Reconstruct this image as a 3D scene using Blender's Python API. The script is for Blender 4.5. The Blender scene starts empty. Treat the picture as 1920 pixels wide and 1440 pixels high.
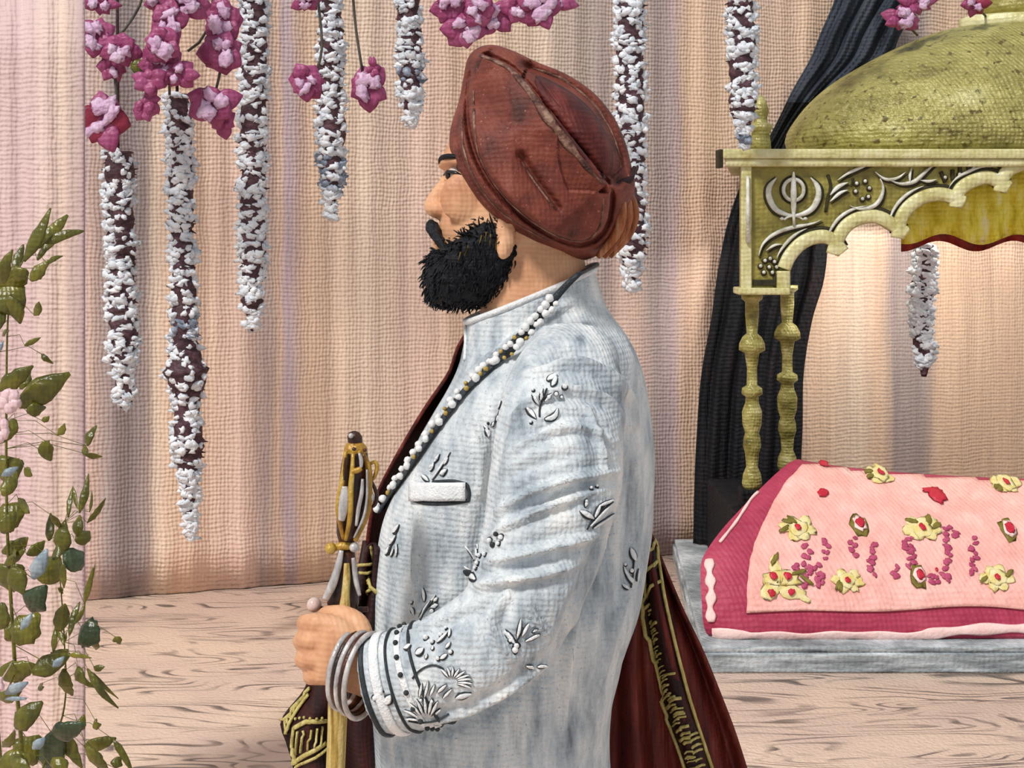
import bpy, bmesh, math, random
import numpy as np
from mathutils import Vector, Matrix, noise
from mathutils.bvhtree import BVHTree

# ------------------------------------------------------------------ camera, world, sun
SC = bpy.context.scene
COL = SC.collection
F, H, HY = 2600.0, 1.572, 420.0          # focal length in pixels, eye height, horizon row
cam_d = bpy.data.cameras.new('camera')
cam = bpy.data.objects.new('camera', cam_d)
COL.objects.link(cam)
cam.location = (0, 0, H)
cam.rotation_euler = (math.pi/2, 0, 0)
cam_d.sensor_width = 36.0
cam_d.lens = 36.0*F/1920.0
cam_d.shift_y = -(720.0-HY)/1920.0
cam_d.clip_start = 0.05
SC.camera = cam

world = bpy.data.worlds.new('world')
SC.world = world
world.use_nodes = True
bg = world.node_tree.nodes['Background']
bg.inputs['Color'].default_value = (0.93, 0.96, 1.0, 1)
bg.inputs['Strength'].default_value = 0.56

sun_d = bpy.data.lights.new('sun', 'SUN')
sun_d.energy = 2.75
sun_d.color = (1.0, 0.965, 0.92)
sun_d.angle = math.radians(9)
sun = bpy.data.objects.new('sun', sun_d)
COL.objects.link(sun)
sun.location = (-3, -3, 6)
glow_d = bpy.data.lights.new('canopy_fill_light', 'AREA')  # added fill light with no visible source, brightens the curtain under the arch
glow_d.shape = 'RECTANGLE'
glow_d.size = 1.5
glow_d.size_y = 0.12
glow_d.energy = 26
glow_d.color = (1.0, 0.95, 0.9)
glow = bpy.data.objects.new('canopy_fill_light', glow_d)
COL.objects.link(glow)
glow.location = (2.05, 5.95, 1.78)
glow.rotation_euler = Vector((0.0, 0.9, -0.62)).to_track_quat('-Z', 'Y').to_euler()
sun.rotation_euler = Vector((0.50, 0.62, -0.86)).to_track_quat('-Z', 'Y').to_euler()

SC.view_settings.view_transform = 'Standard'
SC.view_settings.look = 'None'
SC.view_settings.gamma = 1.0
SC.view_settings.exposure = 0.0
SC.view_settings.use_curve_mapping = False

# ------------------------------------------------------------------ helpers
R = random.Random(7)

def P(px, py, Y):
    return Vector(((px-960.0)/F*Y, Y, H-(py-HY)/F*Y))

def lin(c):
    c = c/255.0
    return c/12.92 if c <= 0.04045 else ((c+0.055)/1.055)**2.4

def rgb(t):
    return (lin(t[0]), lin(t[1]), lin(t[2]), 1.0)

def catmull(pts, n, closed=False):
    """n samples, evenly spread by length, along a Catmull-Rom curve through tuples of any size"""
    pts = [tuple(p) for p in pts]
    m = len(pts)
    dim = len(pts[0])
    segs = m if closed else m-1
    fine = []
    for i in range(segs):
        if closed:
            a, b, c, d = pts[(i-1) % m], pts[i], pts[(i+1) % m], pts[(i+2) % m]
        else:
            a, b, c, d = pts[max(i-1, 0)], pts[i], pts[i+1], pts[min(i+2, m-1)]
        for k in range(16):
            t = k/16.0
            fine.append(tuple(0.5*((2*b[j])+(-a[j]+c[j])*t+(2*a[j]-5*b[j]+4*c[j]-d[j])*t*t+(-a[j]+3*b[j]-3*c[j]+d[j])*t**3) for j in range(dim)))
    fine.append(pts[0] if closed else pts[-1])
    L = [0.0]
    for i in range(1, len(fine)):
        L.append(L[-1]+math.sqrt(sum((fine[i][j]-fine[i-1][j])**2 for j in range(min(dim, 3)))))
    tot = L[-1]
    out = []
    k = 0
    cnt = n if closed else n-1
    for i in range(n):
        s = tot*i/cnt
        while k < len(L)-2 and L[k+1] < s:
            k += 1
        d = L[k+1]-L[k]
        t = (s-L[k])/d if d > 1e-12 else 0.0
        out.append(tuple(fine[k][j]*(1-t)+fine[k+1][j]*t for j in range(dim)))
    return out

def interp(x, tab):
    if x <= tab[0][0]:
        return tab[0][1]
    for (a, va), (b, vb) in zip(tab, tab[1:]):
        if x <= b:
            t = (x-a)/(b-a)
            return va*(1-t)+vb*t
    return tab[-1][1]

class MB:
    def __init__(self):
        self.v, self.f, self.m = [], [], []

    def add(self, verts, faces, mi=0):
        o = len(self.v)
        self.v += [Vector(p) for p in verts]
        self.f += [tuple(o+i for i in f) for f in faces]
        self.m += [mi]*len(faces)
        return self

    def loft(self, rings, mi=0, cap=True, loop=False):
        n = len(rings[0])
        vs = [p for r in rings for p in r]
        fs = []
        K = len(rings)
        for i in range(K if loop else K-1):
            a, b = i*n, ((i+1) % K)*n
            for j in range(n):
                k = (j+1) % n
                fs.append((a+j, a+k, b+k, b+j))
        if cap and not loop:
            c0 = len(vs)
            vs.append(sum((Vector(p) for p in rings[0]), Vector())/n)
            vs.append(sum((Vector(p) for p in rings[-1]), Vector())/n)
            for j in range(n):
                k = (j+1) % n
                fs.append((k, j, c0))
                fs.append(((K-1)*n+j, (K-1)*n+k, c0+1))
        return self.add(vs, fs, mi)

    def tube(self, path, rad, n=8, mi=0, normal=None, thick=None, loop=False):
        """round tube, or (with a normal and thick) a flat ribbon of half width rad and half thickness thick"""
        path = [Vector(p) for p in path]
        K = len(path)
        if not isinstance(rad, (list, tuple)):
            rad = [rad]*K
        rings = []
        prev = None
        for i in range(K):
            if loop:
                t = path[(i+1) % K]-path[i-1]
            else:
                t = path[min(i+1, K-1)]-path[max(i-1, 0)]
            t = t.normalized() if t.length > 1e-9 else Vector((0, 0, 1))
            if normal is not None:
                nn = Vector(normal[i] if isinstance(normal, list) else normal)
            elif prev is not None:
                nn = prev
            else:
                nn = Vector((0, 1, 0)) if abs(t.y) < 0.8 else Vector((1, 0, 0))
            nn = nn-t*nn.dot(t)
            nn = nn.normalized() if nn.length > 1e-6 else t.orthogonal().normalized()
            prev = nn
            side = t.cross(nn)
            th = rad[i] if thick is None else (thick[i] if isinstance(thick, (list, tuple)) else thick)
            rings.append([path[i]+side*(rad[i]*math.cos(2*math.pi*j/n))+nn*(th*math.sin(2*math.pi*j/n)) for j in range(n)])
        return self.loft(rings, mi, True, loop)

    def blob(self, c, r, mi=0, seg=10, rings=7, rough=0.0, rot=None, seed=0.0):
        c = Vector(c)
        if not isinstance(r, (list, tuple)):
            r = (r, r, r)
        vs = []
        for i in range(1, rings):
            th = math.pi*i/rings
            for j in range(seg):
                ph = 2*math.pi*j/seg
                d = Vector((math.sin(th)*math.cos(ph), math.sin(th)*math.sin(ph), math.cos(th)))
                k = 1.0
                if rough:
                    k += rough*noise.noise(d*1.7+Vector((seed, seed*1.3, -seed)))*1.6
                q = Vector((d.x*r[0], d.y*r[1], d.z*r[2]))*k
                if rot is not None:
                    q = rot @ q
                vs.append(c+q)
        top = Vector((0, 0, r[2]))
        if rot is not None:
            top = rot @ top
        vs += [c+top, c-top]
        fs = []
        for i in range(rings-2):
            for j in range(seg):
                k = (j+1) % seg
                fs.append((i*seg+j, (i+1)*seg+j, (i+1)*seg+k, i*seg+k))
        t, b = len(vs)-2, len(vs)-1
        for j in range(seg):
            k = (j+1) % seg
            fs.append((t, j, k))
            fs.append((b, (rings-2)*seg+k, (rings-2)*seg+j))
        return self.add(vs, fs, mi)

    def box(self, a, b, mi=0):
        (x0, y0, z0), (x1, y1, z1) = a, b
        vs = [(x0, y0, z0), (x1, y0, z0), (x1, y1, z0), (x0, y1, z0), (x0, y0, z1), (x1, y0, z1), (x1, y1, z1), (x0, y1, z1)]
        return self.add(vs, [(3, 2, 1, 0), (4, 5, 6, 7), (0, 1, 5, 4), (1, 2, 6, 5), (2, 3, 7, 6), (3, 0, 4, 7)], mi)

    def lathe(self, x, y, prof, n=20, mi=0):
        rings = [[Vector((x+r*math.cos(2*math.pi*j/n), y+r*math.sin(2*math.pi*j/n), z)) for j in range(n)] for z, r in prof]
        return self.loft(rings, mi, True)

    def grid(self, rows, mi=0):
        n = len(rows[0])
        vs = [p for r in rows for p in r]
        fs = [(i*n+j, i*n+j+1, (i+1)*n+j+1, (i+1)*n+j) for i in range(len(rows)-1) for j in range(n-1)]
        return self.add(vs, fs, mi)

    def prism(self, outline, dvec, mi=0):
        n = len(outline)
        d = Vector(dvec)
        vs = [Vector(p) for p in outline]+[Vector(p)+d for p in outline]
        fs = [tuple(range(n)), tuple(range(2*n-1, n-1, -1))]
        fs += [((i+1) % n, i, n+i, n+(i+1) % n) for i in range(n)]
        return self.add(vs, fs, mi)

    def mesh(self, name):
        me = bpy.data.meshes.new(name)
        me.from_pydata([tuple(p) for p in self.v], [], self.f)
        return me

    def build(self, name, mats, parent=None, smooth=True, bevel=0.0, solid=0.0, subd=0, loc=None, recalc=True):
        if not isinstance(mats, (list, tuple)):
            mats = [mats]
        org = Vector((0, 0, 0))
        if loc is not None:
            org = Vector(loc)
        elif parent is not None:
            q = parent
            while q is not None:
                org += q.location
                q = q.parent
        me = bpy.data.meshes.new(name)
        me.from_pydata([tuple(p-org) for p in self.v], [], self.f)
        for i, f in enumerate(me.polygons):
            f.material_index = self.m[i]
            f.use_smooth = smooth
        for m in mats:
            me.materials.append(m)
        if recalc:
            bm = bmesh.new()
            bm.from_mesh(me)
            bmesh.ops.recalc_face_normals(bm, faces=bm.faces)
            bm.to_mesh(me)
            bm.free()
        ob = bpy.data.objects.new(name, me)
        COL.objects.link(ob)
        if loc is not None:
            ob.location = loc
        if parent is not None:
            ob.parent = parent
        if solid:
            md = ob.modifiers.new('thickness', 'SOLIDIFY')
            md.thickness = solid
            md.offset = 0.0
        if bevel:
            md = ob.modifiers.new('bevel', 'BEVEL')
            md.width = bevel
            md.segments = 2
            md.limit_method = 'ANGLE'
        if subd:
            md = ob.modifiers.new('subdivision', 'SUBSURF')
            md.levels = subd
            md.render_levels = subd
        return ob

def empty(name, loc):
    o = bpy.data.objects.new(name, None)
    o.empty_display_size = 0.1
    COL.objects.link(o)
    o.location = loc
    return o

def tag(o, label=None, cat=None, group=None, kind=None):
    if label:
        o['label'] = label
    if cat:
        o['category'] = cat
    if group:
        o['group'] = group
    if kind:
        o['kind'] = kind
    return o

def fuse(mb, voxel, smooth=4, factor=0.5, disp=None):
    """union of all the shells in mb as one continuous skin; returns a mesh in world coordinates"""
    me = mb.mesh('fused')
    ob = bpy.data.objects.new('fused', me)
    COL.objects.link(ob)
    md = ob.modifiers.new('r', 'REMESH')
    md.mode = 'VOXEL'
    md.voxel_size = voxel
    if smooth:
        ms = ob.modifiers.new('s', 'SMOOTH')
        ms.factor = factor
        ms.iterations = smooth
    dg = bpy.context.evaluated_depsgraph_get()
    dg.update()
    out = bpy.data.meshes.new_from_object(ob.evaluated_get(dg), depsgraph=dg)
    bpy.data.objects.remove(ob)
    bpy.data.meshes.remove(me)
    if disp:
        for v in out.vertices:
            v.co = v.co+disp(v.co, v.normal)
    return out

def adopt(me, name, mats, loc=None, parent=None):
    org = Vector((0, 0, 0))
    if loc is not None:
        org = Vector(loc)
    elif parent is not None:
        q = parent
        while q is not None:
            org += q.location
            q = q.parent
    me.transform(Matrix.Translation(-org))
    me.name = name
    me.materials.clear()
    for m in (mats if isinstance(mats, (list, tuple)) else [mats]):
        me.materials.append(m)
    for p in me.polygons:
        p.use_smooth = True
    ob = bpy.data.objects.new(name, me)
    COL.objects.link(ob)
    if loc is not None:
        ob.location = loc
    if parent is not None:
        ob.parent = parent
    return ob

def bvh_of(me):
    return BVHTree.FromPolygons([v.co.copy() for v in me.vertices], [tuple(p.vertices) for p in me.polygons])

EYE = Vector((0, 0, H))

def surf(bvh, px, py, off=0.0, default=1.6):
    """where the sight line through a photo point meets a surface, with the normal there"""
    d = (P(px, py, 1.0)-EYE).normalized()
    h, nrm, idx, dist = bvh.ray_cast(EYE, d)
    if h is None:
        return P(px, py, default), Vector((0, -1, 0))
    if nrm.dot(d) > 0:
        nrm = -nrm
    return h+nrm*off, nrm

# ------------------------------------------------------------------ materials
def paint(name, cols, weave=0.0, wd=0.001, rough=0.55, spec=0.35, streak=(6, 6, 6), contrast=1.6, bump=0.002, bscale=60.0, metal=0.0, coat=0.0, speck=None):
    """brushed paint-like cloth or wood: two to four colours mixed by stretched noise, a coarse thread weave as relief"""
    m = bpy.data.materials.new(name)
    m.use_nodes = True
    nt = m.node_tree
    N = nt.nodes
    b = N['Principled BSDF']
    b.inputs['Roughness'].default_value = rough
    b.inputs['Specular IOR Level'].default_value = spec
    b.inputs['Metallic'].default_value = metal
    if coat:
        b.inputs['Coat Weight'].default_value = coat
        b.inputs['Coat Roughness'].default_value = 0.25
    tc = N.new('ShaderNodeTexCoord')
    mp = N.new('ShaderNodeMapping')
    mp.inputs['Scale'].default_value = streak
    nt.links.new(tc.outputs['Object'], mp.inputs['Vector'])
    nz = N.new('ShaderNodeTexNoise')
    nz.inputs['Scale'].default_value = 1.0
    nz.inputs['Detail'].default_value = 6.0
    nz.inputs['Roughness'].default_value = 0.65
    nt.links.new(mp.outputs['Vector'], nz.inputs['Vector'])
    cr = N.new('ShaderNodeValToRGB')
    el = cr.color_ramp.elements
    k = len(cols)
    lo, hi = 0.5-0.5/contrast*0.55, 0.5+0.5/contrast*0.55
    while len(el) < k:
        el.new(0.5)
    for i in range(k):
        el[i].position = lo+(hi-lo)*(i/(k-1) if k > 1 else 0)
        el[i].color = rgb(cols[i])
    nt.links.new(nz.outputs['Fac'], cr.inputs['Fac'])
    colour = cr.outputs['Color']
    if speck:
        c2, sc, thr = speck
        n2 = N.new('ShaderNodeTexNoise')
        n2.inputs['Scale'].default_value = sc
        n2.inputs['Detail'].default_value = 3.0
        nt.links.new(tc.outputs['Object'], n2.inputs['Vector'])
        r2 = N.new('ShaderNodeValToRGB')
        r2.color_ramp.elements[0].position = thr
        r2.color_ramp.elements[1].position = min(thr+0.08, 1.0)
        nt.links.new(n2.outputs['Fac'], r2.inputs['Fac'])
        mx = N.new('ShaderNodeMix')
        mx.data_type = 'RGBA'
        nt.links.new(r2.outputs['Color'], mx.inputs['Factor'])
        nt.links.new(colour, mx.inputs['A'])
        mx.inputs['B'].default_value = rgb(c2)
        colour = mx.outputs['Result']
    nt.links.new(colour, b.inputs['Base Color'])
    # relief
    n3 = N.new('ShaderNodeTexNoise')
    n3.inputs['Scale'].default_value = bscale
    n3.inputs['Detail'].default_value = 4.0
    nt.links.new(tc.outputs['Object'], n3.inputs['Vector'])
    h = n3.outputs['Fac']
    bp = N.new('ShaderNodeBump')
    bp.inputs['Strength'].default_value = 1.0
    bp.inputs['Distance'].default_value = bump
    nt.links.new(h, bp.inputs['Height'])
    last = bp
    if weave:
        wv = weave_height(nt, tc, weave)
        b2 = N.new('ShaderNodeBump')
        b2.inputs['Strength'].default_value = 1.0
        b2.inputs['Distance'].default_value = wd
        nt.links.new(wv, b2.inputs['Height'])
        b2.inputs['Distance'].default_value = wd*0.22
        nt.links.new(bp.outputs['Normal'], b2.inputs['Normal'])
        last = b2
    nt.links.new(last.outputs['Normal'], b.inputs['Normal'])
    return m

def weave_height(nt, tc, period):
    N = nt.nodes
    wob = N.new('ShaderNodeTexNoise')
    wob.inputs['Scale'].default_value = 0.12/period
    nt.links.new(tc.outputs['Object'], wob.inputs['Vector'])
    ad = N.new('ShaderNodeVectorMath')
    ad.operation = 'MULTIPLY_ADD'
    nt.links.new(wob.outputs['Color'], ad.inputs[0])
    ad.inputs[1].default_value = (period*1.6,)*3
    nt.links.new(tc.outputs['Object'], ad.inputs[2])
    sp = N.new('ShaderNodeSeparateXYZ')
    nt.links.new(ad.outputs['Vector'], sp.inputs['Vector'])
    outs = []
    for ax in ('X', 'Z'):
        mu = N.new('ShaderNodeMath')
        mu.operation = 'MULTIPLY'
        nt.links.new(sp.outputs[ax], mu.inputs[0])
        mu.inputs[1].default_value = 2*math.pi/period
        if ax == 'X':
            ya = N.new('ShaderNodeMath')
            ya.operation = 'MULTIPLY_ADD'
            nt.links.new(sp.outputs['Y'], ya.inputs[0])
            ya.inputs[1].default_value = 2*math.pi/period*0.6
            nt.links.new(mu.outputs[0], ya.inputs[2])
            mu = ya
        si = N.new('ShaderNodeMath')
        si.operation = 'SINE'
        nt.links.new(mu.outputs[0], si.inputs[0])
        outs.append(si.outputs[0])
    pr = N.new('ShaderNodeMath')
    pr.operation = 'ADD'
    nt.links.new(outs[0], pr.inputs[0])
    nt.links.new(outs[1], pr.inputs[1])
    return pr.outputs[0]

NEAR, FAR = 0.0062, 0.019
M = {}
M['turban'] = paint('turban_cloth', [(68, 31, 24), (102, 48, 37), (120, 58, 45), (136, 74, 59)], NEAR, 0.0006, 0.6, 0.3, (30, 12, 30), 1.4, 0.001, 220, speck=((165, 105, 92), 260, 0.66))
M['turban_recess_shade'] = paint('turban_shaded_cloth', [(62, 24, 24), (86, 30, 28), (120, 52, 42)], NEAR, 0.0008, 0.6, 0.3, (40, 12, 20), 1.4, 0.001, 220)
M['fold_highlight'] = paint('turban_fold_highlight', [(58, 34, 30), (112, 76, 64), (162, 132, 112)], 0, 0, 0.6, 0.3, (60, 60, 60), 1.8, 0.002, 300)
M['tail'] = paint('turban_tail', [(96, 48, 26), (160, 92, 50), (186, 140, 110)], NEAR, 0.0006, 0.6, 0.3, (160, 30, 20), 1.5, 0.001, 200)
M['skin'] = paint('skin', [(190, 130, 96), (218, 164, 124), (232, 184, 144)], NEAR, 0.0005, 0.5, 0.35, (22, 22, 14), 1.2, 0.0005, 150)
M['beard'] = paint('beard_hair', [(12, 13, 18), (20, 22, 28), (34, 36, 44)], NEAR*0.7, 0.0008, 0.6, 0.25, (30, 30, 200), 1.4, 0.002, 250)
M['hair_brown'] = paint('brown_hair', [(60, 44, 22), (112, 92, 40), (160, 130, 60)], 0, 0, 0.5, 0.3)
M['eye_white'] = paint('eye_white', [(205, 190, 182), (226, 214, 208)], 0, 0, 0.3, 0.5, bump=0.0)
M['eye_dark'] = paint('eye_dark', [(22, 18, 20), (40, 32, 32)], 0, 0, 0.25, 0.5, bump=0.0)
M['jacket'] = paint('jacket_cloth', [(112, 123, 132), (176, 186, 193), (214, 219, 221), (238, 238, 235)], NEAR, 0.0010, 0.62, 0.3, (30, 20, 9), 1.25, 0.0022, 160, speck=((150, 160, 168), 330, 0.64))  # grey mottling paints some of the shading into the cloth colour
M['white_thread'] = paint('white_thread', [(222, 226, 228), (246, 246, 246)], 0, 0, 0.5, 0.3, (80, 80, 80), 1.5, 0.002, 400)
M['dark_thread'] = paint('dark_thread', [(30, 34, 36), (62, 68, 72)], 0, 0, 0.6, 0.3, (80, 80, 80), 1.5, 0.001, 400)
M['cord'] = paint('dark_cord', [(22, 26, 32), (58, 66, 74)], 0, 0, 0.5, 0.35, (50, 50, 50), 1.5, 0.002, 300)
M['pearl'] = paint('pearl', [(220, 220, 220), (246, 246, 244)], 0, 0, 0.3, 0.5, (90, 90, 90), 1.5, 0.001, 300)
M['gold_bead'] = paint('gold_bead', [(150, 120, 52), (206, 178, 92)], 0, 0, 0.35, 0.5, (90, 90, 90), 1.5, 0.001, 300)
M['maroon'] = paint('maroon_velvet', [(28, 12, 14), (78, 22, 18), (104, 34, 26), (136, 72, 60)], NEAR, 0.0006, 0.6, 0.3, (60, 20, 7), 1.35, 0.001, 160)
M['maroon_dark'] = paint('dark_maroon_velvet', [(16, 12, 14), (44, 16, 16), (74, 24, 20)], NEAR, 0.0006, 0.6, 0.3, (60, 20, 7), 1.3, 0.001, 160)
M['gold_braid'] = paint('gold_braid', [(146, 130, 66), (190, 174, 104), (216, 204, 140)], 0, 0, 0.5, 0.35, (120, 120, 40), 1.4, 0.002, 300)
M['sword_gold'] = paint('sword_gold', [(92, 50, 14), (168, 124, 38), (196, 158, 62), (206, 188, 140)], 0, 0, 0.35, 0.6, (60, 60, 18), 1.4, 0.002, 200, 0.15)
M['sword_dark'] = paint('sword_dark', [(20, 14, 12), (58, 26, 12), (96, 46, 14)], 0, 0, 0.4, 0.5, (60, 60, 20), 1.5, 0.001, 200)
M['silver'] = paint('silver_paint', [(130, 126, 126), (188, 182, 180), (224, 220, 216)], 0, 0, 0.3, 0.6, (80, 80, 30), 1.4, 0.001, 200, 0.15)
M['rosy_gem'] = paint('rosy_gem', [(196, 160, 148), (226, 206, 198)], 0, 0, 0.25, 0.6, (50, 50, 50))
M['scabbard'] = paint('scabbard_ochre', [(120, 92, 32), (180, 150, 76), (204, 186, 124), (190, 120, 60)], 0, 0, 0.45, 0.4, (180, 180, 9), 1.4, 0.002, 160)
M['gold'] = paint('palki_gold', [(96, 86, 34), (140, 130, 58), (164, 154, 78)], FAR, 0.0022, 0.42, 0.5, (9, 9, 9), 1.3, 0.006, 40, 0.1)
M['dome'] = paint('dome_gold', [(100, 92, 42), (142, 134, 70), (164, 156, 88), (190, 184, 126)], FAR*0.9, 0.004, 0.4, 0.5, (4, 4, 7), 1.3, 0.016, 34, 0.1, speck=((92, 82, 32), 30, 0.6))
M['gold_light'] = paint('pale_gold', [(176, 166, 100), (208, 202, 146), (226, 222, 180)], FAR, 0.002, 0.4, 0.5, (12, 12, 12), 1.4, 0.005, 40, 0.05)
M['gold_column'] = paint('column_gold', [(84, 78, 28), (130, 122, 54), (172, 164, 98), (212, 206, 160)], FAR*0.7, 0.002, 0.35, 0.55, (9, 9, 16), 1.3, 0.006, 50, 0.1)
M['relief'] = paint('silver_relief', [(168, 166, 140), (214, 214, 204), (236, 238, 236)], 0, 0, 0.45, 0.4, (20, 20, 20), 1.4, 0.004, 60)
M['groove_and_shade'] = paint('dark_inlay_and_shade', [(34, 32, 22), (66, 60, 34)], 0, 0, 0.6, 0.3, (20, 20, 20), 1.4, 0.003, 60)  # also painted in as shade beside the arch rim and the scrolls
M['black_cloth'] = paint('black_cloth', [(10, 11, 15), (20, 21, 26), (36, 28, 30)], FAR, 0.003, 0.7, 0.2, (12, 12, 2.5), 1.3, 0.006, 40)
M['navy_cloth'] = paint('navy_cloth', [(24, 28, 36), (48, 54, 66), (70, 76, 84)], FAR, 0.003, 0.65, 0.25, (9, 9, 3), 1.3, 0.006, 40)
M['pink'] = paint('pink_quilt', [(224, 160, 150), (236, 178, 168), (242, 198, 190)], FAR, 0.0022, 0.55, 0.3, (7, 7, 5), 1.3, 0.008, 30)
M['crimson'] = paint('crimson_border', [(148, 42, 70), (168, 56, 84), (182, 74, 98)], FAR, 0.0022, 0.55, 0.3, (7, 7, 5), 1.3, 0.006, 30)
M['pink_trim'] = paint('pale_pink_trim', [(236, 194, 188), (246, 216, 210)], 0, 0, 0.5, 0.3, (10, 10, 10), 1.3, 0.006, 40)
M['yellow_thread'] = paint('yellow_thread', [(212, 188, 92), (222, 208, 146), (230, 222, 182)], 0, 0, 0.5, 0.3, (30, 30, 30), 1.3, 0.004, 60)
M['olive_thread'] = paint('olive_thread', [(96, 86, 30), (136, 124, 52)], 0, 0, 0.5, 0.3, (30, 30, 30))
M['red_thread'] = paint('red_thread', [(176, 20, 46), (200, 40, 64)], 0, 0, 0.45, 0.35, (30, 30, 30))
M['berry_thread'] = paint('berry_thread', [(160, 52, 92), (186, 84, 116)], 0, 0, 0.5, 0.3, (30, 30, 30))
M['plinth'] = paint('plinth_paint', [(98, 104, 108), (156, 164, 168), (208, 214, 218)], FAR, 0.0018, 0.55, 0.3, (5, 5, 40), 1.5, 0.008, 40)
M['valance'] = paint('yellow_valance', [(176, 160, 30), (222, 202, 52), (238, 226, 96), (244, 238, 186)], FAR, 0.002, 0.5, 0.3, (22, 22, 8), 1.4, 0.006, 40)
M['valance_red'] = paint('red_valance_hem', [(92, 22, 16), (150, 40, 26)], 0, 0, 0.5, 0.3, (22, 22, 22))
M['strand'] = paint('maroon_strand', [(40, 28, 34), (74, 48, 56), (112, 84, 90)], 0, 0, 0.6, 0.3, (30, 30, 60), 1.4, 0.004, 80)
M['bloom_white'] = paint('white_petal', [(190, 200, 210), (226, 230, 236), (246, 247, 249)], 0, 0, 0.45, 0.4, (24, 24, 24), 1.3, 0.004, 90)
M['bloom_blue'] = paint('blue_grey_petal', [(60, 72, 90), (140, 152, 170), (200, 208, 218)], 0, 0, 0.45, 0.4, (24, 24, 24), 1.3, 0.004, 90)
M['magenta'] = paint('magenta_petal', [(122, 44, 80), (156, 68, 112), (176, 96, 136)], FAR, 0.002, 0.42, 0.4, (16, 16, 16), 1.2, 0.005, 50)
M['red_petal'] = paint('red_petal', [(124, 32, 56), (152, 48, 76)], 0, 0, 0.42, 0.4, (16, 16, 16), 1.2, 0.005, 50)
M['lilac'] = paint('lilac_petal', [(190, 142, 182), (212, 176, 206), (226, 204, 224)], FAR, 0.002, 0.42, 0.4, (18, 18, 18), 1.2, 0.006, 60)
M['twig'] = paint('grey_twig', [(62, 60, 54), (96, 92, 84)], 0, 0, 0.6, 0.3, (20, 20, 20))
M['leaf'] = paint('olive_leaf', [(62, 62, 10), (92, 90, 20), (130, 122, 36)], 0.009, 0.0008, 0.3, 0.55, (20, 20, 20), 1.2, 0.002, 90)
M['leaf_dark'] = paint('dark_leaf', [(34, 44, 26), (58, 72, 44), (84, 98, 78)], 0.009, 0.0008, 0.3, 0.55, (26, 26, 26), 1.2, 0.002, 90)
M['leaf_blue'] = paint('blue_grey_leaf', [(96, 116, 130), (140, 156, 166), (178, 188, 190)], 0.009, 0.0008, 0.35, 0.5, (26, 26, 26), 1.2, 0.002, 90)
M['pale_petal'] = paint('pale_pink_petal', [(222, 184, 190), (238, 210, 212)], 0.009, 0.0008, 0.4, 0.4, (26, 26, 26), 1.2, 0.002, 90)
M['trouser'] = paint('white_trousers', [(206, 210, 214), (232, 234, 235)], NEAR, 0.001)
M['shoe'] = paint('brown_shoe_leather', [(60, 36, 22), (84, 52, 32)], 0, 0, 0.4, 0.4)

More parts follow.
